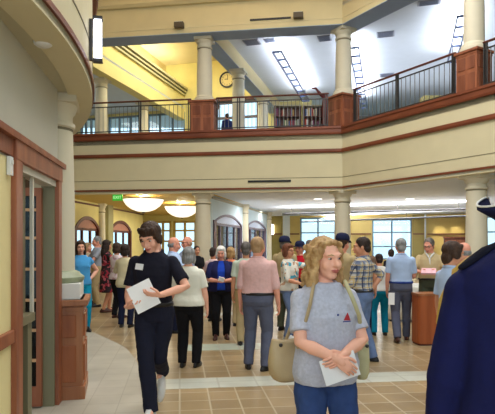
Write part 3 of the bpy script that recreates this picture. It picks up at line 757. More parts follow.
# bowl pendant lamps
def bowl(label, px, Y, ztop, en):
    X = XY(px, Y)[0]; t = thing('bowl_pendant', label, 'ceiling lamp', (X, Y, ztop), 0, 'white bowl lamps in the left hall')
    prof = [(.05, -.42), (.22, -.40), (.40, -.33), (.55, -.22), (.64, -.10), (.68, 0)]
    m = MB(); m.lathe(prof + [(.66, 0.0), (.62, -.08), (.52, -.2), (.38, -.30), (.2, -.37), (.04, -.39)], seg=40); m.build('glass_bowl', emit('bowl_glow', (255, 246, 226), 1.25), t, True)
    m = MB(); m.lathe([(.04, -.46), (.06, -.43), (.03, -.415)], seg=14); m.build('finial', METALD, t)
    m = MB()
    ringm = [(.685, -.02), (.70, .0), (.685, .02), (.67, 0.0)]
    m.lathe([(.66, -.01), (.695, -.01), (.695, .012), (.66, .012)], seg=40); m.build('rim', pm('brass_rim', (190, 160, 90), .4, .05, 5), t)
    for k in range(3):
        a = k * 2 * PI / 3 + .5; MB().tube([(.66 * math.cos(a), .66 * math.sin(a), 0), (.05 * math.cos(a), .05 * math.sin(a), S - ztop - .02)], .008, 6).build('suspension_rod', METALD, t)
    la = bpy.data.lights.new('bulb', 'POINT'); la.energy = en * 4; la.color = (1, .93, .70); la.shadow_soft_size = .2
    lo = bpy.data.objects.new('bulb', la); COL.objects.link(lo); lo.parent = t; lo.location = (0, 0, .08 if ztop < 3.1 else .0)
bowl('large white glass bowl lamp left, above the black polo man', 143.5, 17.9, 3.12, 60)
bowl('white glass bowl lamp right, farther back beside the cream column', 182, 21.0, 3.08, 60)

# outer walls round the atrium, with the glazed entrance behind the photographer
struct(MB().wallbox((14, 6), (14, -4.5), 0, 10, .2).build('wall_atrium_right', CREAM))
struct(MB().wallbox((-14, -4.5), (-14, 19), 0, 10, .2).build('wall_atrium_left', CREAM))
ops = [(3.0 + i * 4.6, 6.8 + i * 4.6, .1, 3.0) for i in range(5)] + [(3.0 + i * 4.6, 6.8 + i * 4.6, 5.0, 8.6) for i in range(5)]
wall_open((14, -4.5), (-14, -4.5), 0, 10, .2, ops, CREAM, 'wall_entrance')
for o in ops: window((14, -4.5), Vector((-1, 0)), *o, 3, 3, BLUEF, .08)
# ------------------------------------------------------------------ people
def cloth(name, c, var=.10, scale=5, bump=.25, bscale=14): return pm(name, c, .9, var, scale, bump, bscale, spec=.15)
SKIN = {'fair': pm('skin_fair', (238, 178, 152), .55, .06, 9, spec=.3), 'ruddy': pm('skin_ruddy', (230, 160, 136), .55, .07, 9, spec=.3), 'tan': pm('skin_tan', (214, 152, 120), .55, .06, 9, spec=.3)}
def hairm(name, c, c2): return pm(name, c, .6, .1, 26, .5, 60, c2=c2, stretch=(1, 1, .35), spec=.3)
HAIR = {'brown': hairm('hair_brown', (46, 32, 25), (74, 52, 38)), 'dark': hairm('hair_dark', (34, 26, 24), (58, 44, 38)), 'grey': hairm('hair_grey', (110, 110, 110), (160, 160, 158)),
        'white': hairm('hair_white', (206, 204, 200), (240, 238, 234)), 'blond': hairm('hair_blond', (142, 102, 60), (204, 168, 116)), 'auburn': hairm('hair_auburn', (92, 50, 34), (128, 78, 54)),
        'pepper': hairm('hair_pepper', (70, 66, 64), (118, 112, 108)), 'sandy': hairm('hair_sandy', (150, 118, 84), (190, 156, 116))}
EYEW = pm('eye_white', (200, 192, 184), .3, .02, 10); IRIS = pm('eye_iris', (44, 36, 34), .2, .1, 10); LIP = pm('lip_skin', (176, 96, 86), .5, .05, 10)
NAVYCAP = cloth('navy_cap_cloth', (34, 38, 66))

def ik(a, b, l1, l2, hint):
    a, b = Vector(a), Vector(b); d = b - a; L = min(d.length, (l1 + l2) * .995); d.normalize()
    x = (l1 * l1 - l2 * l2 + L * L) / (2 * L); h = math.sqrt(max(0, l1 * l1 - x * x))
    hv = Vector(hint); hv = (hv - d * hv.dot(d)).normalized()
    return a + d * x + hv * h, a + d * L

RINGS_M = [(.84, .00, .145, .100), (.90, -.01, .162, .116), (.97, -.005, .160, .114), (1.06, .005, .146, .106), (1.16, .008, .148, .108), (1.27, .008, .160, .118), (1.35, .0, .163, .110), (1.40, -.01, .148, .092), (1.44, -.015, .102, .076), (1.465, -.015, .074, .066), (1.485, -.015, .060, .058)]
RINGS_F = [(.84, .00, .150, .105), (.90, -.012, .172, .120), (.97, -.008, .166, .116), (1.06, .004, .134, .098), (1.16, .008, .132, .100), (1.27, .014, .144, .114), (1.35, .0, .142, .102), (1.40, -.01, .128, .084), (1.44, -.015, .088, .070), (1.465, -.015, .064, .060), (1.485, -.015, .052, .052)]

def interp(R, z):
    if z <= R[0][0]: return R[0][1:]
    for a, b in zip(R[:-1], R[1:]):
        if a[0] <= z <= b[0]:
            f = (z - a[0]) / (b[0] - a[0]); return tuple(a[i] + (b[i] - a[i]) * f for i in (1, 2, 3))
    return R[-1][1:]

def remeshed(m, name, mat, parent, vox, smooth=3, disp=0.0, dsize=.12):
    me = m.mesh(); o = link(name, me, mat, parent)
    r = o.modifiers.new('r', 'REMESH'); r.mode = 'VOXEL'; r.voxel_size = vox
    s_ = o.modifiers.new('s', 'SMOOTH'); s_.factor = .5; s_.iterations = smooth
    if disp:
        tx = bpy.data.textures.get('folds%d' % int(dsize * 1000)) or bpy.data.textures.new('folds%d' % int(dsize * 1000), 'CLOUDS'); tx.noise_scale = dsize; tx.noise_depth = 2
        d = o.modifiers.new('d', 'DISPLACE'); d.texture = tx; d.strength = disp; d.mid_level = .5; d.texture_coords = 'LOCAL'
    apply_mods(o)
    for p in o.data.polygons: p.use_smooth = True
    if not o.data.materials: o.data.materials.append(mat)
    return o

def hand(m, wr, d, n, sgn, s, curl=.45, seg=7):
    """palm, four fingers of unequal length and a thumb leaving the side of the palm"""
    d = Vector(d).normalized(); n = Vector(n); n = (n - d * n.dot(d)).normalized(); t = n.cross(d).normalized() * sgn
    M = Matrix((t, n, d)).transposed()
    wr = Vector(wr)
    m.ball(wr + d * .045 * s, (.041 * s, .016 * s, .058 * s), 12, 8, M)
    m.tube([wr - d * .03 * s, wr + d * .03 * s], [.027 * s, .026 * s], 8, flat=(n, .75))
    for k, (o, L) in enumerate(((.030, .070), (.010, .078), (-.010, .073), (-.029, .057))):
        b = wr + d * (.085 if k in (1, 2) else .078) * s + t * o * s; p = [b - d * .02 * s, b]; a = 0; q = b
        for j, f in enumerate((.45, .32, .25)):
            a += curl * (.6 + .35 * j) * (1 + .12 * k); q = q + (d * math.cos(a) + n * math.sin(a) + t * (o * .8) * (1 - j * .5)) * L * f * s; p.append(q)
        m.tube(p, [.0092 * s, .0092 * s, .0085 * s, .0078 * s, .0066 * s], seg)
    b = wr + d * .022 * s + t * .026 * s
    e1 = b + (d * .62 + t * .62 + n * .35) * .040 * s; e2 = e1 + (d * .85 + t * .25 + n * .45) * .032 * s; e3 = e2 + (d * .9 + n * .4) * .024 * s
    m.tube([b - t * .01 * s, b, e1, e2, e3], [.013 * s, .0135 * s, .0115 * s, .0102 * s, .0082 * s], seg)

def person(label, px, Y, H=1.72, a=0, sex='m', w=1.0, belly=0.0, skin='fair', hair=('short', 'brown'), top=None, sleeve='short', hem=.90, loose=.012, neck=None,
           bottom=None, kind='trousers', shoe=None, head=(0, 0, 0), L=None, R=None, legs=((.095, 0, 0), (.095, 0, 0)), lean=0, vox=.012, glasses=False, cap=None,
           belt=None, fold=.012, group=None, X=None, torso_twist=0, smoothc=3, eyes=True, footL=0, footR=0, headk=1.0, shdrop=0.0):
    """facing 0 = towards the camera, 90 = to the picture's right. Local frame: +x the person's left, -y forward."""
    s = H / 1.75
    x0 = XY(px, Y)[0] if X is None else X
    root = thing('person', label, 'person', (x0, Y, 0), math.radians(a), group)
    RG = RINGS_F if sex == 'f' else RINGS_M
    shx, shz = (.150, 1.372) if sex == 'f' else (.172, 1.378)
    shx *= (1 + (w - 1) * .6); shz -= shdrop
    tucked = hem > .955 and bottom is not None and kind == 'trousers'
    if tucked: hem = 1.004
    def ring(z, add=0.0, n=24, minr=0):
        f, rx, ry = interp(RG, z); b = belly * math.exp(-((z - 1.08) / .13) ** 2)
        rx = max(rx * w, minr) + add + b * .5; ry = ry * (w * .6 + .4 if w < 1 else w) + add + b * .6; cy = -f - b * .5
        return rx, ry, cy
    # pelvis drop so both feet reach
    LT, LC = .41, .425; hz = .90; ank = []
    for i, (sd, fw, lf_) in enumerate(legs):
        A_ = Vector(((1 if i == 0 else -1) * sd, -fw, .085 + lf_)); ank.append(A_)
        hx = (1 if i == 0 else -1) * .088
        hz = min(hz, A_.z + math.sqrt(max(.05, (LT + LC) ** 2 * .995 - (A_.x - hx) ** 2 - A_.y ** 2)))
    drop = .90 - hz
    LM = Matrix.Translation((0, 0, .93 - drop)) @ Matrix.Rotation(math.radians(lean), 4, 'X') @ Matrix.Rotation(math.radians(torso_twist), 4, 'Z') @ Matrix.Translation((0, 0, -.93)) 
    U = lambda p: LM @ Vector(p)                  # upper body transform (lean forward positive)
    G = Matrix.Scale(s, 4)
    def torso(m, z0, z1, add=0.0, n=24, even=None, ft=False):
        zs = [z0] + [z for z, *_ in RG if z0 + .01 < z < z1 - .01] + [z1]; rs = []
        for z in zs:
            rx, ry, cy = ring(z, add)
            if even and z < 1.3:                   # cloth hangs from the chest instead of following the waist
                q = ring(1.28, add); k = even * (min(1, max(0, (z - .99) / .13)) if tucked else 1); rx = max(rx, rx * (1 - k) + q[0] * k * .96); ry = max(ry, ry * (1 - k) + q[1] * k)
            pts_ = []
            for i in range(n):
                an = 2 * PI * i / n; c_, s__ = math.cos(an), math.sin(an)
                pts_.append(U((rx * math.copysign(abs(c_) ** .85, c_), cy + ry * math.copysign(abs(s__) ** .85, s__), z)))
            rs.append(pts_)
        m.loft(rs)
    # arms
    arms = []
    for i, A_ in enumerate((L, R)):
        sg = 1 if i == 0 else -1
        sh = U((sg * shx, .01, shz)); l1, l2 = .285, .25
        A_ = A_ or {}
        if 'to' in A_:
            tgt = Vector(A_['to']); tgt = Vector((tgt.x, -tgt.y, tgt.z - drop)); hh = A_.get('hint', (sg * .8, -.5, -.5)); el, wr = ik(sh, tgt, l1, l2, (hh[0], -hh[1], hh[2]))
        else:
            u = Vector(A_.get('up', (.16, -.03, -1))); f = Vector(A_.get('fo', (.10, .22, -1)))
            el = sh + Vector((sg * u.x, -u.y, u.z)).normalized() * l1; wr = el + Vector((sg * f.x, -f.y, f.z)).normalized() * l2
        hd_ = A_.get('dir'); hd_ = (wr - el).normalized() if hd_ is None else Vector((hd_[0], -hd_[1], hd_[2])).normalized()
        n = A_.get('n'); n = Vector((-sg, 0, 0)) if n is None else Vector((n[0], -n[1], n[2]))
        if abs(n.normalized().dot(hd_)) > .93: n = Vector((0, 0, -1))
        arms.append((sg, sh, el, wr, hd_, n, A_.get('curl', .4)))
    legp = []
    for i, A_ in enumerate(ank):
        sg = 1 if i == 0 else -1; hip = Vector((sg * .088 * (w * .5 + .5), .005, hz)); kn, an = ik(hip, A_, LT, LC, (sg * .12, -1, 0))
        legp.append((sg, hip, kn, an))
    wl = .5 + .5 * w
    # ---- body: one continuous skin surface
    m = MB(); torso(m, .90, 1.485, -.008); m.ball(U((0, .0, .90)), (.11, .085, .06))
    for sg, sh, el, wr, hd_, n, cu in arms:
        m.ball(sh, .052 * wl); m.tube([sh, sh.lerp(el, .45), el, el.lerp(wr, .3), wr], [.052 * wl, .046 * wl, .038 * wl, .040 * wl, .026], 12)
        m.tube([wr, wr + hd_ * .03], [.026, .024], 10)
    for sg, hip, kn, an in legp:
        m.tube([hip, hip.lerp(kn, .5), kn, kn.lerp(an, .3), an], [.082 * wl, .072 * wl, .052, .054 * wl, .037], 14)
        m.tube([an, an + Vector((0, -.10, -.055))], [.036, .03], 10)
    # neck and head
    hc = U((0, .004, 1.632)); nb_ = U((0, .022, 1.45))
    hy, hp_, hr_ = (math.radians(v) for v in head)
    HM = Matrix.Translation(hc - Vector((0, 0, .012))) @ Matrix.Translation((0, .03, -.08)) @ Matrix.Rotation(hy, 4, 'Z') @ Matrix.Rotation(hp_, 4, 'X') @ Matrix.Rotation(hr_, 4, 'Y') @ Matrix.Translation((0, -.03, .08))
    if sex == 'f': HS = .96
    else: HS = 1.0
    HM = HM @ Matrix.Scale(HS * headk * 1.10, 4)
    hm = MB()
    hm.ball((0, .014, .030), (.075, .094, .088), 20, 14); hm.ball((0, -.028, -.035), (.060, .060, .082), 18, 12); hm.ball((0, -.052, -.094), (.034, .034, .026), 12, 8)
    hm.ball((-.036, -.058, -.034), (.028, .028, .034)); hm.ball((.036, -.058, -.034), (.028, .028, .034))
    hm.tube([(0, -.086, .012), (0, -.098, -.016), (0, -.112, -.034)], [.009, .011, .0135], 10); hm.ball((.012, -.099, -.037), .0095, 8, 6); hm.ball((-.012, -.099, -.037), .0095, 8, 6)
    hm.tube([(-.046, -.070, .022), (-.02, -.086, .020), (.02, -.086, .020), (.046, -.070, .022)], [.012, .013, .013, .012], 10)
    hm.tube([(-.022, -.086, -.066), (0, -.093, -.065), (.022, -.086, -.066)], [.007, .010, .007], 8)
    for sx in (-1, 1): hm.ball((sx * .077, .008, -.014), (.010, .021, .033), 12, 8)
    hm.tube([(0, .035, -.05), (0, .03, -.12)], [.054, .052], 14)
    hm.xform(HM); tmp = bpy.data.meshes.new('t'); hm.bm.to_mesh(tmp); hm.bm.free(); m.bm.from_mesh(tmp); bpy.data.meshes.remove(tmp)
    m.tube([nb_, HM @ Vector((0, .03, -.09))], [.060 if sex == 'm' else .052, .054 if sex == 'm' else .046], 14)
    m.xform(G); body = remeshed(m, 'body', SKIN[skin], root, vox * .85 if vox > .008 else vox, 2)
    h2 = MB()
    for sg, sh, el, wr, hd_, n, cu in arms: hand(h2, wr, hd_, n, sg, 1.0 if sex == 'm' else .92, cu)
    h2.xform(G); bmesh.ops.recalc_face_normals(h2.bm, faces=h2.bm.faces); tmp = bpy.data.meshes.new('t'); h2.bm.to_mesh(tmp); h2.bm.free()
    bb = bmesh.new(); bb.from_mesh(body.data); bb.from_mesh(tmp); bb.to_mesh(body.data); bb.free(); bpy.data.meshes.remove(tmp)
    for p in body.data.polygons: p.use_smooth = True
    # ---- face details
    GH = G @ HM
    if eyes:
        for sx in (-1, 1):
            e = MB(); e.ball((sx * .031, -.0765, .001), (.0120, .0105, .0052), 12, 8); e.xform(GH); eo = e.build('eye', EYEW, root, True)
            e = MB(); e.ball((sx * .031, -.085, .001), (.0064, .0035, .0054), 10, 6); e.xform(GH); e.build('iris', IRIS, eo, True)
            e = MB(); e.tube([(sx * .016, -.094, .018), (sx * .032, -.092, .024), (sx * .048, -.078, .019)], [.0036, .0042, .003], 6); e.xform(GH); e.build('eyebrow', HAIR[hair[1]] if hair[1] != 'white' else HAIR['grey'], root, True)
        e = MB(); e.tube([(-.024, -.088, -.064), (-.010, -.0985, -.0625), (0, -.100, -.0635), (.010, -.0985, -.0625), (.024, -.088, -.064)], [.0035, .0055, .005, .0055, .0035], 8); e.tube([(-.019, -.0885, -.071), (0, -.0985, -.0725), (.019, -.0885, -.071)], [.003, .006, .003], 8); e.xform(GH); e.build('lips', LIP, root, True)
    if glasses:
        e = MB()
        for sx in (-1, 1): e.tube([(sx * .032 + .021 * math.cos(k * PI / 6), -.098, .002 + .016 * math.sin(k * PI / 6)) for k in range(13)], .0022, 6); e.tube([(sx * .053, -.097, .006), (sx * .079, -.01, .006)], .0022, 6)
        e.tube([(-.011, -.1, .005), (.011, -.1, .005)], .0022, 6); e.xform(GH); e.build('glasses', METALD, root, True)
    # ---- hair
    st, hc_ = hair; hb = MB(); hv = max(.007, vox * .8); dsp = .010; dsz = .03
    def cap_(k=1.0, f=0.0): hb.ball((0, .022 + f, .040), (.083 * k, .096 * k, .086 * k), 20, 14)
    if st == 'short': cap_(); hb.ball((0, .06, -.03), (.066, .055, .07)); [hb.ball((sx * .07, .005, .012), (.014, .036, .04)) for sx in (-1, 1)]
    elif st == 'mop':
        cap_(1.06, -.002); hb.ball((0, .06, -.04), (.07, .058, .08))
        for sx in (-1, 1): hb.ball((sx * .073, -.004, -.002), (.016, .045, .055))
        for i in range(7): hb.ball((-.06 + .02 * i, -.066 + .006 * abs(i - 3), .080 - .007 * (i % 2)), (.016, .020, .028), 10, 8)
    elif st == 'bald': hb.ball((0, .045, -.022), (.076, .068, .050), 18, 12); [hb.ball((sx * .074, .022, -.004), (.010, .034, .030)) for sx in (-1, 1)]; dsp = .005
    elif st == 'thin': cap_(.97, .018); hb.ball((0, .055, -.03), (.068, .058, .06)); [hb.ball((sx * .072, .02, .0), (.013, .036, .036)) for sx in (-1, 1)]; dsp = .006
    elif st == 'bob':
        cap_(1.07, .004); hb.ball((0, .06, -.04), (.08, .062, .09))
        for sx in (-1, 1): hb.ball((sx * .074, .012, -.035), (.024, .055, .085))
        for i in range(5): hb.ball((-.05 + .025 * i, -.068 + .006 * abs(i - 2), .078), (.02, .022, .024), 10, 8)
    elif st == 'long':
        cap_(1.05, .004); hb.ball((0, .065, -.06), (.082, .055, .11)); hb.ball((0, .085, -.17), (.085, .038, .12))
        for sx in (-1, 1): hb.ball((sx * .076, .02, -.06), (.022, .05, .11)); hb.ball((sx * .078, .03, -.15), (.022, .04, .10))
        for i in range(5): hb.ball((-.05 + .025 * i, -.066 + .006 * abs(i - 2), .082), (.02, .02, .02), 10, 8)
    elif st == 'curly':
        rr = random.Random(5); cap_(1.03, .004); dsp = .016; dsz = .025
        hb.ball((0, .066, -.05), (.088, .056, .12)); hb.ball((0, .066, -.135), (.092, .048, .065))
        for sx in (-1, 1):
            hb.ball((sx * .080, .018, -.03), (.030, .058, .10)); hb.ball((sx * .090, .010, -.115), (.034, .052, .075)); hb.ball((sx * .072, -.018, .032), (.022, .042, .046))
        for i in range(120):
            th = rr.uniform(0, 2 * PI); z = rr.uniform(-.19, .06)
            rx = .100 + .012 * (z < -.05); x_ = rx * math.cos(th); y_ = .02 + rx * math.sin(th)
            if y_ < -.040: continue
            hb.ball((x_, y_, z), rr.uniform(.012, .022), 8, 6)
        for i in range(9):
            if i == 4: continue
            hb.ball((-.066 + .0165 * i, -.062 + .005 * abs(i - 4), .094 - .0035 * abs(i - 4)), (.017, .022, .016), 10, 8)
    if st != 'none':
        hb.xform(GH); remeshed(hb, 'hair', HAIR[hc_], root, hv * (.75 if st == 'curly' else 1), 2, dsp * s, dsz)
    if cap:
        c = MB(); c.loft([[(.092 * k * math.cos(2 * PI * i / 24), .016 + .108 * k * math.sin(2 * PI * i / 24), z) for i in range(24)] for k, z in ((1.0, .035), (1.02, .06), (.98, .095), (.80, .126), (.45, .142), (.1, .146))])
        c.xform(GH); co__ = c.build('cap', cap, root, True)
        c = MB(); c.loft([[(x_ * .085, -.075 - .075 * math.sqrt(max(0, 1 - x_ * x_)) * q - .0, .042 - .012 * q - .010 * x_ * x_ + dz) for x_ in [i / 8 - 1 for i in range(17)]] + [(x_ * .085, -.06, .042 + dz) for x_ in [1 - i / 8 for i in range(17)]] for q, dz in ((1, 0), (1, .008))])
        c.xform(GH); c.build('brim', cap, co__, True)
    # ---- clothes
    if top is not None:
        m = MB(); hem_ = hem
        torso(m, hem_, 1.468, .012 + (loose if not tucked else loose * .5), 28, even=.75 if loose > .008 else .35)
        if sex == 'f':
            for sx in (-1, 1): m.ball(U((sx * .072 * w, -.085 - (w - 1) * .09, 1.255)), (.068 * w, .060 * w, .064 * w), 14, 10)
        for sg, sh, el, wr, hd_, n, cu in arms:
            r0, r1 = .060 * wl, .056 * wl
            m.ball(sh + Vector((-sg * .014, 0, -.002)), (.064 * wl, .064 * wl, .056 * wl))
            if sleeve == 'short': e_ = sh.lerp(el, .78); m.tube([sh, sh.lerp(el, .4), e_], [r0, r1 + .004, r1 + .006], 16, round1=False)
            elif sleeve == 'cap': e_ = sh.lerp(el, .35); m.tube([sh, e_], [r0, r1 + .004], 16, round1=False)
            elif sleeve == 'elbow': m.tube([sh, sh.lerp(el, .5), el, el.lerp(wr, .12)], [r0, r1, .054 * wl, .054], 16, round1=False)
            elif sleeve == 'roll': m.tube([sh, sh.lerp(el, .5), el, el.lerp(wr, .35)], [r0, r1, .054 * wl, .052], 16, round1=False)
            elif sleeve == 'long': m.tube([sh, sh.lerp(el, .5), el, el.lerp(wr, .5), wr.lerp(el, .03)], [r0, r1, .054 * wl, .048, .039], 16, round1=False)
        m.xform(G); sh_o = remeshed(m, 'dress' if kind == 'dress' else 'shirt', top, root, vox, smoothc, fold * s, .13)
        if neck:
            cr_ = MB(); n_ = 22
            for k in range(1):
                pts_ = []
                for i in range(n_ + 1):
                    an = -PI / 2 + .30 + (2 * PI - .60) * i / n_
                    pts_.append(U((.080 * math.cos(an), .016 + .076 * math.sin(an) - .0, 1.468 - .030 * max(0, -math.sin(an)) + .010 * max(0, math.sin(an)))))
                cr_.tube(pts_, .014, 8, flat=((0, 0, 1), 1.5))
            cr_.xform(G); cr_.build('collar', neck, sh_o, True)
    if bottom is not None:
        m = MB()
        if kind in ('trousers', 'shorts'):
            torso(m, .85, 1.018, .014, 28); m.ball(U((0, .005, .84)), (.13 * wl, .10, .075))
            for sg, hip, kn, an in legp:
                e_ = an + Vector((0, .008, -.028))
                up_ = hip + Vector((0, 0, .03))
                if kind == 'shorts': m.tube([up_, hip.lerp(kn, .5), kn], [.098 * wl, .094 * wl, .084 * wl], 18, round1=False)
                else: m.tube([up_, hip.lerp(kn, .25), hip.lerp(kn, .65), kn, kn.lerp(an, .4), e_], [.098 * wl, .098 * wl, .084 * wl, .074 * wl, .071 * wl, .064], 18, round1=False)
            
        elif kind in ('skirt', 'dress'):
            zb = .48; n = 28; rs = []
            for z, k in ((zb, 1.18), (.62, 1.14), (.76, 1.10), (.88, 1.05), (.97, 1.02), (1.06, 1.0)):
                rx, ry, cy = ring(max(z, .90), .016); rs.append([Vector((rx * k * math.cos(2 * PI * i / n), cy + ry * k * 1.05 * math.sin(2 * PI * i / n), z - drop)) for i in range(n)])
            m.loft(rs)
        m.xform(G); remeshed(m, {'trousers': 'trousers', 'shorts': 'shorts', 'skirt': 'skirt', 'dress': 'skirt'}[kind], bottom, root, vox, smoothc, fold * s, .11)
        if belt:
            m = MB(); n = 30; rs = []
            for z, e_ in ((.984, .016), (.988, .028), (1.020, .028), (1.024, .016)):
                rx, ry, cy = ring(z, e_); rs.append([U((rx * math.cos(2 * PI * i / n), cy + ry * math.sin(2 * PI * i / n), z)) for i in range(n)])
            m.loft(rs); m.xform(G); m.build('belt', belt, root, True)
    if shoe is not None:
        for i, (sg, hip, kn, an) in enumerate(legp):
            ft = math.radians((footL, footR)[i]) ; lift = legs[i][2]; pit = -min(.9, lift * 5.5)
            m = MB(); n = 16; rs = []
            for z, k, tx_ in ((0.0, .96, 1), (.014, 1.03, 1), (.030, 1.0, 1), (.052, .88, .82), (.075, .62, .45), (.098, .5, .30)):
                ring_ = []
                for j in range(n):
                    an_ = 2 * PI * j / n; y_ = math.sin(an_); x_ = math.cos(an_)
                    ly = (.145 * k if y_ > 0 else .145 * k) * y_ ; ring_.append(Vector((x_ * .045 * k * (1 - .12 * y_), -(-ly * 1.0) * 1.0 - .055 * tx_ , z)))
                rs.append(ring_)
            m.loft(rs)
            toe = Matrix.Translation((0, -.14, 0)) @ Matrix.Rotation(-pit, 4, 'X') @ Matrix.Translation((0, .14, 0))
            m.xform(G @ Matrix.Translation((an.x, an.y, max(0, lift - .2 * math.sin(abs(pit))) + .001)) @ Matrix.Rotation(ft + sg * .12, 4, 'Z') @ toe)
            m.build('shoe', shoe, root, True)
    bpy.context.view_layer.update()
    info = dict(root=root, arms=arms, s=s, U=U, HM=HM, shirt=(sh_o if top is not None else None), ring=ring, M=root.matrix_world.copy(), drop=drop)
    return info
def wpos(P, p): return P['M'] @ (Matrix.Scale(P['s'], 4) @ Vector((p[0], -p[1], p[2])))
C_ = cloth
BLKSHOE = pm('black_shoe_leather', (28, 26, 26), .4, .1, 10); BRNSHOE = pm('brown_shoe_leather', (74, 40, 32), .4, .1, 10); WHTSHOE = pm('white_sneaker', (214, 214, 212), .6, .04, 10)
BLKTR = C_('black_trouser_cloth', (26, 26, 30)); NAVTR = C_('navy_trouser_cloth', (30, 36, 62)); JEANS = C_('blue_denim', (52, 72, 118), .16, 9); LJEANS = C_('faded_denim', (108, 128, 168), .14, 9)
GRYTR = C_('blue_grey_trouser_cloth', (92, 96, 116)); TEALP = C_('teal_cloth', (22, 146, 184)); KHAKI = C_('khaki_cloth', (186, 166, 126)); OLVTR = C_('olive_trouser_cloth', (74, 78, 62))
WHTS = C_('white_cloth', (226, 226, 220), .04); LBLUE = C_('pale_blue_cloth', (176, 198, 232), .05); BLUET = C_('sky_blue_cloth', (78, 158, 216), .07); BLKBELT = pm('black_belt_leather', (24, 22, 22), .4, .08, 12)

# --- man in the black polo shirt, walking, reading
POLO = C_('black_polo_cloth', (30, 30, 42), .14, 6)
pm_ = person('tall young man in black polo shirt walking while reading a white sheet', 154, 5.15, 1.87, -6, 'm', .98, 0, 'fair', ('mop', 'brown'), POLO, 'short', .97, .008, POLO, NAVTR if False else C_('dark_navy_slacks', (32, 34, 50), .1), 'trousers', WHTSHOE,
             (-10, 24, -3), dict(to=(.135, .27, 1.105), hint=(1, -.2, -.35), dir=(-.8, .45, .05), n=(0, -.5, .8), curl=.35), dict(to=(-.150, .245, 1.0), hint=(-.5, -1, -.2), dir=(.75, .45, .1), n=(0, -.3, 1), curl=.35),
             ((-.035, -.42, .22), (-.02, .16, 0)), 3, .008, belt=BLKBELT, fold=.016, headk=1.0)
s_ = pm_
tb_ = MB(); tb_.box((0, 0, 0), (.085, .004, .058)); q = tb_.build('name_tag', PAPER, pm_['root'])
q.location = Matrix.Scale(pm_['s'], 4) @ Vector((-.090, -.150, 1.335)); q.rotation_euler = (-.18, .1, -.3)
m = MB(); m.box((0, 0, 0), (.225, .262, .003)); q = tag(m.build('paper_sheet', PAPER), 'white paper sheet held low by the man in the black polo', 'paper')
q.location = (*XY(143.5, 4.83), zat(296, 4.83)); q.rotation_euler = Euler((math.radians(62), math.radians(0), math.radians(0))).to_matrix().to_4x4().to_euler()
q.rotation_euler = (Matrix.Rotation(math.radians(72), 4, 'X') @ Matrix.Rotation(math.radians(28), 4, 'Z')).to_euler()

# --- woman in the grey T-shirt in front
GREYT = C_('heather_grey_jersey', (182, 184, 198), .10, 60, .3, 18)
gw = person('blond curly haired woman in grey T-shirt holding a paper in front', 324.5, 3.2, 1.685, 14, 'f', 1.10, .03, 'fair', ('curly', 'blond'), GREYT, 'short', .855, .018, None, JEANS, 'trousers', WHTSHOE,
            (16, 2, 0), dict(to=(.015, .25, 1.065), hint=(1, -.35, -.5), dir=(-.75, .3, -.32), n=(-.2, -1, -.1), curl=.4), dict(to=(-.03, .285, 1.045), hint=(-1, -.35, -.5), dir=(.62, .25, -.55), n=(.1, -1, 0), curl=.5),
            ((.10, .05, 0), (.10, -.04, 0)), 0, .007, fold=.022, headk=1.04)
m = MB(); m.tube([(.075 * math.cos(k * PI / 8), .006 + .068 * math.sin(k * PI / 8), 1.470 - .018 * max(0, -math.sin(k * PI / 8))) for k in range(17)], .009, 8); m.xform(Matrix.Scale(gw['s'], 4)); m.build('neckband', GREYT, gw['shirt'], True)
# emblem on the shirt
RED = pm('emblem_red', (170, 40, 50), .7, .05, 20); BLU = pm('emblem_blue', (50, 60, 130), .7, .05, 20)
def on_front(P, x, z, off=.0):
    """a point on the front of the shirt mesh"""
    o = P['shirt']; s = P['s']
    hit_, loc, nor, i = o.ray_cast(Vector((x * s, -1.0, z * s)), Vector((0, 1, 0)))
    return (loc + Vector((0, -off, 0)), nor) if hit_ else (Vector((x * s, -.15, z * s)), Vector((0, -1, 0)))
l1, n1 = on_front(gw, .075, 1.27, .003)
m = MB(); pts_ = [(-.022, -.018), (.026, -.02), (.018, .0), (.006, .026), (-.006, .008)]; m.prism(pts_, -.001, .001); m.xform(Matrix.Rotation(PI / 2, 4, 'X')); q = m.build('shirt_emblem', RED, gw['shirt']); q.location = l1; q.rotation_euler = (0, 0, math.atan2(n1.x, -n1.y))
m = MB(); m.prism([(-.028, -.028), (.028, -.028), (.026, -.022), (-.026, -.022)], -.001, .0014); m.xform(Matrix.Rotation(PI / 2, 4, 'X')); m.build('emblem_line', BLU, q)
l1, n1 = on_front(gw, .018, 1.285, .002)
m = MB(); m.ball((0, 0, 0), (.007, .002, .007), 10, 6); q = m.build('shirt_emblem', BLU, gw['shirt'], True); q.location = l1
# ring
# paper
m = MB(); m.box((0, 0, 0), (.215, .14, .003)); q = tag(m.build('paper_sheet', PAPER), 'pale paper leaflet held by the woman in grey T-shirt', 'paper')
q.location = (*XY(340, 2.955), zat(368, 2.955)); q.rotation_euler = (Matrix.Rotation(math.radians(14), 4, 'Z') @ Matrix.Rotation(math.radians(80), 4, 'X') @ Matrix.Rotation(math.radians(14), 4, 'Z')).to_euler()

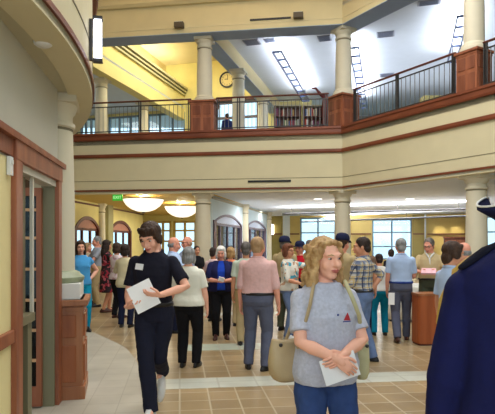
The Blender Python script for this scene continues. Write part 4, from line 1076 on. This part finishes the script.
def bag(label, mat, body, strap, px, Y, py, rz, name='handbag'):
    """body = (width, depth, height); strap points are in the bag's frame"""
    w_, d_, h_ = body; t = thing(name, label, 'bag', (*XY(px, Y), zat(py, Y)), rz)
    m = MB(); n = 28; rs = []
    for z, k, kd in ((0, .55, .7), (.012, .72, 1.0), (h_ * .18, .93, 1.1), (h_ * .45, 1.0, 1.05), (h_ * .75, .96, .8), (h_ * .95, .90, .45), (h_, .88, .36), (h_ * .97, .84, .28)):
        rs.append([(w_ / 2 * k * math.copysign(abs(math.cos(2 * PI * i / n)) ** .7, math.cos(2 * PI * i / n)), d_ / 2 * kd * math.copysign(abs(math.sin(2 * PI * i / n)) ** .8, math.sin(2 * PI * i / n)), z - (.02 * (1 - abs(math.cos(2 * PI * i / n))) if z > h_ * .7 else 0)) for i in range(n)])
    m.loft(rs); m.build('bag_body', mat, t, True)
    for st_ in strap:
        m = MB(); m.tube(st_, [.013] * len(st_), 8, flat=((0, 1, 0), .45)); m.build('strap', mat, t, True)
    for x in (-.3, .3): m = MB(); m.ball((x * w_, -d_ * .26, h_ * .86), .012, 10, 6); m.build('buckle', METALD, t, True)
    return t
TANB = pm('tan_bag_leather', (176, 154, 116), .55, .06, 7, .25, 22)
shL = wpos(gw, (-.135, .0, 1.47)); 
def rel(P_, px, Y, py): b_ = Vector((*XY(px, Y), zat(py, Y))); return b_
def strap_pts(t_loc, rz, pts_): M_ = (Matrix.Translation(t_loc) @ Matrix.Rotation(rz, 4, 'Z')).inverted(); return [M_ @ Vector(p) for p in pts_]
bx, bY = 289, 3.20; bl = Vector((*XY(bx, bY), zat(380, bY))); rzb = .55
sp1 = [(*XY(284, 3.24), zat(346, 3.24)), (*XY(291, 3.28), zat(326, 3.28)), (*XY(303, 3.34), zat(306, 3.34)), (*XY(310, 3.32), zat(289, 3.32)), (*XY(313, 3.2), zat(281.5, 3.2))]
sp2 = [(*XY(298, 3.08), zat(347, 3.08)), (*XY(304, 3.06), zat(328, 3.06)), (*XY(310, 3.035), zat(305, 3.035)), (*XY(313, 3.07), zat(288, 3.07)), (*XY(314.5, 3.18), zat(281, 3.18))]
bag('tan leather handbag hanging from the right shoulder of the woman in grey', TANB, (.28, .13, .26), [strap_pts(bl, rzb, sp1), strap_pts(bl, rzb, sp2)], bx, bY, 380, rzb)
YGB = pm('yellow_green_canvas', (184, 178, 138), .8, .07, 7, .25, 22)
bl = Vector((*XY(361, 3.32), zat(378, 3.32)))
sp1 = [(*XY(362, 3.26), zat(340, 3.26)), (*XY(359, 3.08), zat(315, 3.08)), (*XY(352, 3.03), zat(297, 3.03)), (*XY(346.5, 3.10), zat(285, 3.10)), (*XY(345, 3.2), zat(281.5, 3.2)), (*XY(347, 3.3), zat(288, 3.3)), (*XY(358, 3.42), zat(315, 3.42)), (*XY(362, 3.40), zat(340, 3.4))]
bag('yellow green canvas bag behind the left arm of the woman in grey', YGB, (.10, .13, .24), [strap_pts(bl, 0, sp1)], 361, 3.32, 378, 0)

# --- man in the navy coat and tricorne, seen from behind at the right edge
COAT = C_('navy_coat_wool', (24, 27, 70), .10, 8); GOLD = pm('gold_braid', (196, 158, 74), .5, .12, 60, .4, 80)
nc = person('man in navy coat and dark tricorne hat with back turned at right edge', 535, 1.80, 1.95, 172, 'm', 1.24, .0, 'ruddy', ('short', 'grey'), COAT, 'long', .62, .022, None, NAVTR, 'trousers', BLKSHOE,
            (0, 0, 0), dict(up=(.22, .05, -1), fo=(.05, .25, -1), curl=.5), dict(up=(.22, .05, -1), fo=(.05, .25, -1), curl=.5), lean=2, vox=.010, fold=.012, shdrop=.045, headk=.92)
G_ = Matrix.Scale(nc['s'], 4)
m = MB()      # stand-up collar
pts_ = [nc['U']((.082 * math.cos(k * PI / 10), .016 + .082 * math.sin(k * PI / 10), 1.485 - .012 * max(0, -math.sin(k * PI / 10)))) for k in range(21)]
m.tube(pts_, .026, 8, flat=((0, 0, 1), 1.6)); m.xform(G_); m.build('collar', C_('dark_collar_cloth', (22, 22, 34)), nc['shirt'], True)
for sg in (1, -1):   # shoulder boards and braid
    def shp(x, y, dz=0.0):
        h_, l_, n_, i_ = nc['shirt'].ray_cast(Vector((sg * x * nc['s'], y * nc['s'], 3)), Vector((0, 0, -1))); return Vector((sg * x * nc['s'], y * nc['s'], (l_.z if h_ else 1.5) + dz))
    m = MB(); ps = [shp(x, .015, .010) for x in (.075, .11, .145, .18, .21)]; m.tube(ps, [.020, .024, .026, .026, .020], 10, flat=((0, 0, 1), .35)); m.build('shoulder_board', C_('dark_collar_cloth', (22, 22, 34)), nc['shirt'], True)
    m = MB(); ps = [shp(x, -.055 - .02 * (x - .1) * 10, .004) for x in (.09, .13, .17, .205, .235)]; m.tube(ps, [.016, .020, .022, .022, .016], 8, flat=((0, 0, 1), .55)); m.build('gold_braid', GOLD, nc['shirt'], True)
# gold fringe along the outer edge of each shoulder
for sg in (1, -1):
    m = MB(); ps = []
    for x, z, y in ((.12, 1.445, -.065), (.17, 1.41, -.055), (.225, 1.36, -.04), (.258, 1.30, -.03), (.272, 1.23, -.025)): ps.append(nc['U']((sg * x * 1.0, y, z)) * nc['s'])
    m.tube(ps, [.014, .017, .018, .016, .012], 10); m.build('gold_fringe', GOLD, nc['shirt'], True)
# tricorne
hm_ = MB(); n = 60; top_, bot_ = [], []
def tric(r0_, r1_, ang):
    k = (1 + math.cos(3 * (ang + PI / 2))) / 2         # 1 at the three points
    return k
rs = []
for f in (0, .5, 1.0):
    ring_ = []
    for i in range(n):
        an = 2 * PI * i / n; k = (1 + math.cos(3 * (an + PI / 2))) / 2
        r_ = .098 + (.034 + .060 * k) * f; z = -.065 + (.070 * (1 - k) + .030 * k) * f ** 1.2
        ring_.append((r_ * math.cos(an), .015 + r_ * 1.06 * math.sin(an), z))
    rs.append(ring_)
rs2 = [[(x, y, z - .012) for x, y, z in r] for r in rs]
hm_.loft(rs2 + rs[::-1])
hm_.loft([[(.094 * k * math.cos(2 * PI * i / 30), .015 + .108 * k * math.sin(2 * PI * i / 30), z) for i in range(30)] for k, z in ((1, -.068), (1.0, .05), (.9, .11), (.5, .13), (.1, .135))])
hm_.xform(G_ @ nc['HM']); ho = hm_.build('tricorne_hat', C_('hat_felt', (28, 30, 62)), nc['root'], True)
m = MB(); m.tube([G_ @ nc['HM'] @ Vector((x, y, z + .002)) for x, y, z in rs[2] + rs[2][:1]], .0035, 8); m.build('white_edging', WHITEP, ho, True)

# --- people in the middle distance
HANG = dict(up=(.14, -.03, -1), fo=(.06, .16, -1))
FOLD = lambda sg: dict(to=(sg * .05, .24, 1.10), hint=(sg, -.2, -.7), dir=(-sg * .8, .3, .1), n=(0, -1, 0), curl=.6)
FWD = lambda sg: dict(to=(sg * .14, .36, 1.14), hint=(sg, -.3, -.7), curl=.5)
HIP = lambda sg: dict(to=(sg * .17, .02, 1.0), hint=(sg * 1.0, -.6, .1), dir=(-sg * .6, .5, -.5), curl=.3)
person('grey haired woman in white top and black slacks with back turned', 189, 7.06, 1.60, 172, 'f', 1.22, .03, 'fair', ('bob', 'grey'), C_('ivory_knit', (228, 226, 210), .03), 'short', .90, .016, None, BLKTR, 'trousers', BLKSHOE, (0, 6, 0), dict(up=(.20, .1, -1), fo=(.0, .5, -1)), dict(up=(.24, .0, -1), fo=(.10, .15, -1)), ((.10, 0, 0), (.10, .03, 0)), vox=.010, eyes=False)
NV = C_('navy_vest_cloth', (36, 38, 78), .08); 
nvw = person('white haired woman in navy jacket over blue top facing the camera', 221, 9.2, 1.60, 4, 'f', 1.22, .03, 'ruddy', ('bob', 'white'), C_('royal_blue_knit', (36, 74, 190), .06), 'cap', .92, .006, None, BLKTR, 'trousers', BRNSHOE, (-4, 8, 0), FOLD(1), FOLD(-1), ((.10, .02, 0), (.10, .08, 0)), vox=.010)
# open jacket over the blue top: two front panels and a back, cut from the torso form
def open_jacket(P, mat, z0, z1, gap, sex='f'):
    m = MB(); n = 26; s = P['s']; rs = []
    zs = [z0 + (z1 - z0) * i / 9 for i in range(10)]
    out, inn = [], []
    for z in zs:
        ro, ri = [], []
        for add, L_ in ((.040, ro), (.022, ri)):
            rx, ry, cy = P['ring'](min(z, 1.40), add); 
            if z < 1.3: q = P['ring'](1.28, add); rx, ry = max(rx, q[0] * .98), max(ry, q[1] * .96)
            if z < 1.3 and z > 1.2: ry += .02
            if z > 1.40: sc_ = 1 - (z - 1.40) / .09 * .42; rx *= sc_; ry *= sc_
            for i in range(n + 1):
                an = -PI / 2 + gap + (2 * PI - 2 * gap) * i / n
                L_.append(P['U']((rx * math.cos(an), cy + ry * math.sin(an), z)) * s)
        rs.append(ro + ri[::-1])
    m.loft(rs)
    for sg, sh, el, wr, hd_, nn_, cu in P['arms']:
        e_ = sh.lerp(el, .98); mm = [sh * s, sh.lerp(el, .5) * s, e_ * s]; m.tube(mm, [.082 * s * 1.05, .078 * s, .074 * s], 16, round1=False)
    return m.build('jacket', mat, P['root'], True)
open_jacket(nvw, NV, .90, 1.47, .34)
m = MB(); m.box((0, 0, 0), (.10, .02, .07)); p = wpos(nvw, (.0, .33, 1.14)); q = tag(m.build('folded_paper', PAPER, None), 'small white folded paper in the hands of woman in navy jacket', 'paper'); q.location = p; q.rotation_euler = (.3, .3, .2)
person('balding man in pink shirt and blue grey trousers with back turned', 258, 6.95, 1.73, 166, 'm', 1.18, .06, 'ruddy', ('thin', 'sandy'), C_('pink_shirt_cloth', (222, 180, 176), .05, 30), 'elbow', .985, .016, C_('pink_shirt_cloth', (222, 180, 176)), GRYTR, 'trousers', BLKSHOE, (-8, 4, 0), HANG, dict(up=(.20, -.05, -1), fo=(.1, .2, -1)), ((.13, 0, 0), (.11, -.06, 0)), vox=.009, glasses=True, belt=BLKBELT, fold=.018, footL=10, footR=-25)
person('brown haired woman in white floral top pointing to the right', 289, 9.1, 1.64, 66, 'f', 1.12, .02, 'tan', ('bob', 'auburn'), blotch_mat('floral_print', (224, 220, 208), [(70, 160, 186), (190, 150, 120)], 9, .60), 'elbow', .90, .014, None, LJEANS, 'trousers', WHTSHOE, (-20, 0, 0), dict(to=(.12, .50, 1.38), hint=(1, 0, -.6), curl=.3), dict(up=(.25, .25, -1), fo=(0, .8, -.2)), vox=.010, glasses=True)
PLAID = plaid_mat('plaid_cloth', (196, 194, 186), (84, 100, 136), (200, 172, 110), (40, 48, 78), 13)
person('dark haired man in plaid shirt and jeans with hand on hip', 362, 7.36, 1.735, -118, 'm', 1.12, .02, 'tan', ('short', 'dark'), PLAID, 'roll', .965, .016, PLAID, LJEANS, 'trousers', BLKSHOE, (14, 6, 0), dict(up=(.2, .3, -1), fo=(-.1, .7, -.3)), dict(to=(-.20, -.10, 1.02), hint=(-1, -1, .2), dir=(.5, .6, -.4)), ((.11, 0, 0), (.12, -.12, 0)), vox=.009, belt=BLKBELT, fold=.018)
bs = person('grey haired man in pale blue shirt and grey trousers walking away', 401, 8.94, 1.73, 168, 'm', 1.06, .02, 'ruddy', ('short', 'grey'), LBLUE, 'short', .985, .016, LBLUE, GRYTR, 'trousers', BRNSHOE, (12, 0, 0), dict(up=(.14, .0, -1), fo=(.04, .25, -1)), dict(up=(.14, .2, -1), fo=(-.1, 1, -.1)), ((.07, -.20, .03), (.10, .16, 0)), vox=.010, belt=C_('blue_belt', (50, 70, 140)), eyes=False)
m = MB(); m.box((0, 0, 0), (.01, .10, .20)); q = tag(m.build('paper_sheet', PAPER), 'white papers hanging in the hand of man in pale blue shirt', 'paper'); q.location = (*XY(391.5, 8.86), .72); q.rotation_euler = (0, .1, 1.2)
person('short person in white top and teal trousers with back turned', 380, 9.5, 1.47, 178, 'f', 1.12, 0, 'tan', ('short', 'dark'), WHTS, 'elbow', .93, .016, None, TEALP, 'trousers', BLKSHOE, (0, 14, 0), FWD(1), FWD(-1), ((.12, 0, 0), (.11, 0, 0)), lean=8, vox=.011, eyes=False)
tan_ = person('man in tan uniform shirt with white neckerchief looking down behind the box', 430, 9.6, 1.75, -22, 'm', 1.1, .04, 'ruddy', ('short', 'pepper'), KHAKI, 'short', .98, .016, KHAKI, OLVTR, 'trousers', BLKSHOE, (-18, 18, 0), FWD(1), FWD(-1), vox=.010, glasses=True, belt=BLKBELT)
m = MB(); m.tube([(-.07, -.07, 1.47), (-.035, -.12, 1.43), (0, -.145, 1.37), (.035, -.12, 1.43), (.07, -.07, 1.47)], [.012, .015, .018, .015, .012], 8, flat=((0, 1, 0), .5)); m.tube([(0, -.145, 1.37), (.01, -.155, 1.27)], [.015, .008], 8); m.build('neckerchief', WHTS, tan_['root'], True)
m = MB(); m.box((0, 0, 0), (.24, .16, .03)); q = tag(m.build('leaflet', pm('pink_leaflet', (226, 180, 190), .6, .05, 12)), 'pale pink leaflet held by the man in tan uniform shirt', 'paper'); q.location = wpos(tan_, (0, .43, 1.16)); q.rotation_euler = (.5, 0, -.4)
person('brown haired boy in light blue shirt behind the navy coat shoulder', 452.5, 5.5, 1.665, 112, 'm', .92, 0, 'tan', ('mop', 'brown'), LBLUE, 'short', .98, .016, LBLUE, NAVTR, 'trousers', BLKSHOE, (-20, 6, 0), HANG, dict(up=(.15, .2, -1), fo=(-.1, .8, -.3)), vox=.009)
person('bald man in white shirt just right of the brown haired boy', 463.5, 7.2, 1.66, -160, 'm', 1.1, .02, 'ruddy', ('bald', 'grey'), WHTS, 'short', .98, .014, WHTS, NAVTR, 'trousers', BLKSHOE, (0, 6, 0), FWD(1), FWD(-1), vox=.011)
# --- left background group
person('brown haired woman in sky blue top with hand on hip by pedestal', 81, 9.9, 1.70, 30, 'f', 1.05, 0, 'fair', ('long', 'brown'), BLUET, 'cap', .90, .012, None, TEALP, 'trousers', BLKSHOE, (-8, 2, 0), HIP(1), HANG, ((.11, 0, 0), (.11, 0, 0)), vox=.011)
person('grey haired man with ruddy face behind woman in sky blue', 97, 13.8, 1.83, -62, 'm', 1.08, .02, 'ruddy', ('short', 'grey'), C_('grey_shirt_cloth', (150, 156, 168), .05), 'short', .98, .014, None, KHAKI, 'trousers', BLKSHOE, (0, 8, 0), FWD(1), FWD(-1), vox=.012)
person('light haired woman in beige top partly behind woman in sky blue', 88, 14.3, 1.66, 80, 'f', 1.05, 0, 'fair', ('bob', 'sandy'), C_('beige_top_cloth', (204, 186, 158), .06), 'short', .90, .014, None, NAVTR, 'trousers', BLKSHOE, (0, 0, 0), FWD(1), FWD(-1), vox=.012)
person('long haired woman in black and red patterned dress with bare legs', 107, 12.7, 1.73, 120, 'f', 1.0, 0, 'tan', ('long', 'dark'), blotch_mat('red_black_print', (36, 22, 30), [(150, 30, 50), (190, 90, 100)], 10, .58), 'cap', .88, .01, None, MATS['red_black_print'], 'dress', BRNSHOE, (10, 8, 0), FWD(1), FWD(-1), ((.06, .06, 0), (.06, -.10, 0)), vox=.011)
person('brown haired woman in pale pink top and black slacks beside patterned dress', 117.5, 11.7, 1.66, 150, 'f', 1.05, 0, 'tan', ('bob', 'brown'), blotch_mat('pink_white_print', (222, 204, 206), [(190, 150, 160)], 14, .58), 'elbow', .90, .014, None, BLKTR, 'trousers', BRNSHOE, (0, 4, 0), FWD(1), FWD(-1), vox=.011, eyes=False)
person('dark haired person in cream top mostly hidden behind the black polo man', 125.5, 10.4, 1.63, 175, 'f', 1.0, 0, 'tan', ('bob', 'dark'), C_('cream_top_cloth', (218, 206, 168), .05), 'elbow', .84, .02, None, NAVTR, 'trousers', BLKSHOE, (0, 0, 0), FWD(1), FWD(-1), vox=.011, eyes=False)
person('bald man in pale blue shirt nearest the black polo man', 174, 9.8, 1.76, 105, 'm', 1.1, .04, 'ruddy', ('bald', 'grey'), LBLUE, 'short', .98, .016, LBLUE, NAVTR, 'trousers', BLKSHOE, (0, 6, 0), FWD(1), FWD(-1), vox=.011)
person('balding man in pale blue shirt with glasses behind grey haired woman', 187, 11.4, 1.79, -50, 'm', 1.08, .04, 'ruddy', ('bald', 'sandy'), C_('blue_stripe_cloth', (170, 186, 220), .05), 'short', .98, .016, None, GRYTR, 'trousers', BLKSHOE, (-8, 4, 0), FWD(1), FWD(-1), vox=.011, glasses=True)
person('dark haired person in black far behind beside the cream column', 197, 13.5, 1.58, 20, 'f', 1.0, 0, 'tan', ('short', 'dark'), C_('black_top_cloth', (30, 30, 34)), 'short', .92, .014, None, BLKTR, 'trousers', BLKSHOE, (0, 0, 0), HANG, HANG, vox=.013)
person('blond woman in orange top behind the woman in navy jacket', 231, 10.6, 1.57, 165, 'f', 1.05, 0, 'fair', ('bob', 'blond'), C_('orange_top_cloth', (236, 140, 98), .05), 'short', .92, .014, None, KHAKI, 'trousers', BLKSHOE, (0, 0, 0), FWD(1), FWD(-1), vox=.011, eyes=False)
person('dark haired person in pale pink shirt left behind woman in navy jacket', 213.5, 11.2, 1.56, 160, 'f', 1.02, 0, 'tan', ('short', 'dark'), C_('pale_pink_cloth', (236, 210, 212), .04), 'short', .92, .014, None, BLKTR, 'trousers', BLKSHOE, (0, 0, 0), FWD(1), FWD(-1), vox=.011, eyes=False)
person('person in pale green shirt hidden behind the pink shirt man', 246, 8.6, 1.67, 178, 'm', 1.0, .02, 'tan', ('short', 'pepper'), C_('pale_green_cloth', (204, 216, 200), .04), 'short', .95, .014, None, KHAKI, 'trousers', BLKSHOE, (0, 0, 0), HANG, FWD(-1), vox=.011, eyes=False)
person('man in navy cap and khaki shirt behind the woman in floral top', 285, 10.0, 1.76, 150, 'm', 1.08, .02, 'ruddy', ('short', 'pepper'), KHAKI, 'short', .98, .014, None, OLVTR, 'trousers', BLKSHOE, (0, 0, 0), HANG, HANG, vox=.011, cap=NAVYCAP)
person('man in navy cap and red shirt between floral top and grey woman', 299.5, 10.6, 1.67, -30, 'm', 1.08, .02, 'ruddy', ('short', 'grey'), C_('red_shirt_cloth', (190, 30, 46), .06), 'short', .98, .014, None, NAVTR, 'trousers', BLKSHOE, (0, 0, 0), HANG, HANG, vox=.011, cap=NAVYCAP, glasses=True)
person('grey haired man in pale shirt just left of the blond curls', 309.5, 12.2, 1.72, 170, 'm', 1.05, .02, 'ruddy', ('short', 'pepper'), C_('pale_grey_cloth', (214, 214, 216), .04), 'short', .98, .014, None, GRYTR, 'trousers', BLKSHOE, (0, 0, 0), HANG, HANG, vox=.011, eyes=False)
person('man in navy cap and khaki shirt beside the man in plaid', 342.5, 8.1, 1.78, 140, 'm', 1.08, .02, 'ruddy', ('short', 'brown'), KHAKI, 'short', .98, .014, None, OLVTR, 'trousers', BLKSHOE, (0, 8, 0), HANG, HANG, vox=.011, cap=NAVYCAP)
person('dark haired person half hidden behind the head of plaid shirt man', 362, 9.0, 1.75, 175, 'm', 1.0, 0, 'tan', ('short', 'dark'), C_('brown_shirt_cloth', (120, 96, 78), .05), 'short', .98, .014, None, NAVTR, 'trousers', BLKSHOE, (0, 0, 0), HANG, HANG, vox=.012, eyes=False)
person('dark haired person in dark top beyond the man in pale blue', 391, 13.0, 1.50, 175, 'f', 1.0, 0, 'tan', ('short', 'dark'), C_('dark_top_cloth', (38, 40, 52)), 'short', .95, .014, None, NAVTR, 'trousers', BLKSHOE, (0, 0, 0), HANG, HANG, vox=.013, eyes=False)
up_ = person('person in dark blue standing behind the gallery railing below the clock', 227, 19.2, 1.38, 200, 'm', 1.1, 0, 'tan', ('short', 'dark'), C_('dark_blue_cloth', (36, 46, 96)), 'long', .95, .014, None, NAVTR, 'trousers', BLKSHOE, (0, 0, 0), HANG, HANG, vox=.014, eyes=False)
up_['root'].location.z = 4.95

# --- furniture
t = thing('lectern_box', 'upright amber wood box with rounded side in front of tan uniform', 'lectern', (*XY(427.5, 8.7), 0), .12)
m = MB(); n = 20; poly = [(.24 * math.cos(a_) * 1.0, .17 * math.sin(a_)) for a_ in [PI * 2 * i / 28 for i in range(28)]]
poly = [(math.copysign(abs(x / .24) ** .30, x) * .22, math.copysign(abs(y / .17) ** .4, y) * .17) for x, y in poly]
m.prism(poly, 0.03, .80); m.build('body', pm('orange_oak', (150, 76, 38), .4, .1, 8, c2=(180, 98, 54), stretch=(1.2, 1.2, .12)), t)
MB().prism([(x * 1.04, y * 1.06) for x, y in poly], .80, .835).build('top', OAK, t); MB().prism([(x * .95, y * .92) for x, y in poly], 0, .03).build('base', WOODD, t)
t = thing('folding_table', 'table under a white cloth behind the amber wood box', 'table', (*XY(424, 11.3), 0), -.27)
MB().box((0, 0, .72), (1.5, .7, .03)).build('tabletop', OAK, t)
for sx in (-1, 1):
    for sy in (-1, 1): MB().box((sx * .68, sy * .28, .353), (.04, .04, .705)).build('leg', METALD, t)
m = MB(); rs = []; n = 60
for z, k in ((.05, 1.05), (.3, 1.03), (.70, 1.005), (.738, 1.0), (.742, .97)):
    ring_ = []
    for i in range(n):
        an = 2 * PI * i / n; cx_, cy_ = math.cos(an), math.sin(an); f_ = 1 / max(abs(cx_), abs(cy_)) ; wv = 1 + (.018 * math.sin(an * 24) if z < .5 else 0)
        ring_.append((.76 * cx_ * min(f_, 1.36) * k * wv, .36 * cy_ * min(f_, 1.36) * k * wv, z))
    rs.append(ring_)
m.loft(rs); q = tag(m.build('tablecloth', WHTS, None, True), 'white cloth draped over the table behind the amber wood box', 'tablecloth'); q.location = (*XY(424, 11.3), 0); q.rotation_euler = (0, 0, -.27)
t2 = XY(424, 11.3)
for i, (dx, dy, sz, mt, nm, lab) in enumerate(((-.52, -.1, (.20, .16, .22), OAK, 'carton', 'brown carton standing on the white tablecloth'), (-.25, -.05, (.24, .17, .05), PAPER, 'paper_stack', 'stack of white papers on the white tablecloth'))):
    m = MB(); m.box((0, 0, sz[2] / 2), sz); 
    if nm == 'carton': m.box((0, 0, sz[2] + .004), (sz[0] * .3, sz[1], .006))
    else:
        for k in range(4): m.box((.006 * (k % 2), .004 * k, .012 + .01 * k), (sz[0] * 1.03, sz[1] * 1.02, .006))
    q = tag(m.build(nm, mt, None), lab, 'box' if nm == 'carton' else 'paper'); q.location = (t2[0] + dx * .96, t2[1] + dy - dx * .27, .743); q.rotation_euler = (0, 0, -.27)
t = thing('bookcase', 'reddish brown cabinet against the yellow wall behind the bald man', 'cabinet', (*XY(456, 25.8), 0), -.25)
MB().box((0, 0, .95), (1.1, .4, 1.9)).build('body', WOODD, t, bevel=.01); MB().box((0, 0, 1.93), (1.2, .48, .06)).build('top', WOOD, t)
for sx in (-1, 1): MB().box((sx * .27, -.21, .95), (.5, .03, 1.7)).build('door', WOOD, t, bevel=.008)
# ------------------------------------------------------------------ camera, world, light
cam = bpy.data.cameras.new('camera'); cam.sensor_width = 36; cam.lens = F / 495 * 36; cam.shift_y = (HY - 207) / 495
cam.clip_start = .05; cam.clip_end = 200
co_ = bpy.data.objects.new('camera', cam); COL.objects.link(co_); co_.location = (0, 0, EYE); co_.rotation_euler = (PI / 2, 0, 0); SC.camera = co_
w = bpy.data.worlds.new('world'); SC.world = w; w.use_nodes = True; t = w.node_tree
bg = t.nodes['Background']; tc = t.nodes.new('ShaderNodeTexCoord'); sp = t.nodes.new('ShaderNodeSeparateXYZ'); cr = t.nodes.new('ShaderNodeValToRGB')
mr = t.nodes.new('ShaderNodeMapRange'); mr.inputs['From Min'].default_value = -.3; mr.inputs['From Max'].default_value = .6
t.links.new(tc.outputs['Generated'], sp.inputs[0]); t.links.new(sp.outputs['Z'], mr.inputs['Value']); t.links.new(mr.outputs['Result'], cr.inputs[0]); t.links.new(cr.outputs['Color'], bg.inputs['Color'])
cr.color_ramp.elements[0].color = (.38, .58, .62, 1); cr.color_ramp.elements[1].color = (.60, .82, 1.0, 1)
bg.inputs['Strength'].default_value = 2.3
def area(name, loc, rot, sx, sy, en, c=(1, 1, 1)):
    la = bpy.data.lights.new(name, 'AREA'); la.shape = 'RECTANGLE'; la.size = sx; la.size_y = sy; la.energy = en; la.color = c
    lo = bpy.data.objects.new(name, la); COL.objects.link(lo); lo.location = loc; lo.rotation_euler = rot
area('atrium_skylight', (1.5, 8.0, 9.7), (0, 0, 0), 7, 10, 1000, (1, .98, .95))
area('cove_atrium', (-2, 15.6, 9.55), (PI, 0, 0), 8, .3, 60, (1, .85, .55))
area('nave_cove', (lx(22.5) - .6, 22.5, 9.75), (PI, 0, math.atan2(-.28, 1)), .5, 10, 330, (1, .95, .72))
area('nave_lamp', (-2.2, 22.5, 11.1), (0, 0, 0), 2.5, 6, 420, (1, .95, .75))
area('hall_lamps', (4.5, 20.0, S - .05), (0, 0, -.26), 9, .5, 300, (1, .97, .92))
area('hall_lamps_far', (3.5, 25.0, S - .05), (0, 0, -.26), 9, .5, 160, (1, .97, .92))
area('entry_daylight', (0.5, -3.5, 3.6), (math.radians(80), 0, 0), 9, 5, 260, (.95, .98, 1))
area('aisle_fill', (-8.5, 24, 8.7), (0, 0, -.28), 2, 8, 220, (.92, .97, 1))  # added fill light that brightens the left aisle, no visible fixture
area('hall_left_lamp', (-3.2, 23.5, S - .06), (0, 0, -.1), 3, 6, 240, (1, .93, .70))
area('library_ceiling_fill', (8.5, 20.5, 7.4), (PI, 0, -.26), 9, 7, 150, (.93, .96, 1))  # added upward fill for the far library ceiling, no fixture belongs to it
area('hall_ceiling_fill', (5.5, 21.5, 2.45), (PI, 0, -.26), 13, 5, 70, (.95, .98, 1))  # added upward fill to whiten the hall ceiling, apart from the pendant tubes
area('side_room_lamp', (-3.0, 4.6, 2.9), (0, 0, 0), .6, .6, 8, (1, .9, .75))
vs = SC.view_settings; SC.display_settings.display_device = 'sRGB'
vs.view_transform = 'Standard'; vs.look = 'None'; vs.exposure = 0.0; vs.gamma = 1.0; vs.use_curve_mapping = False
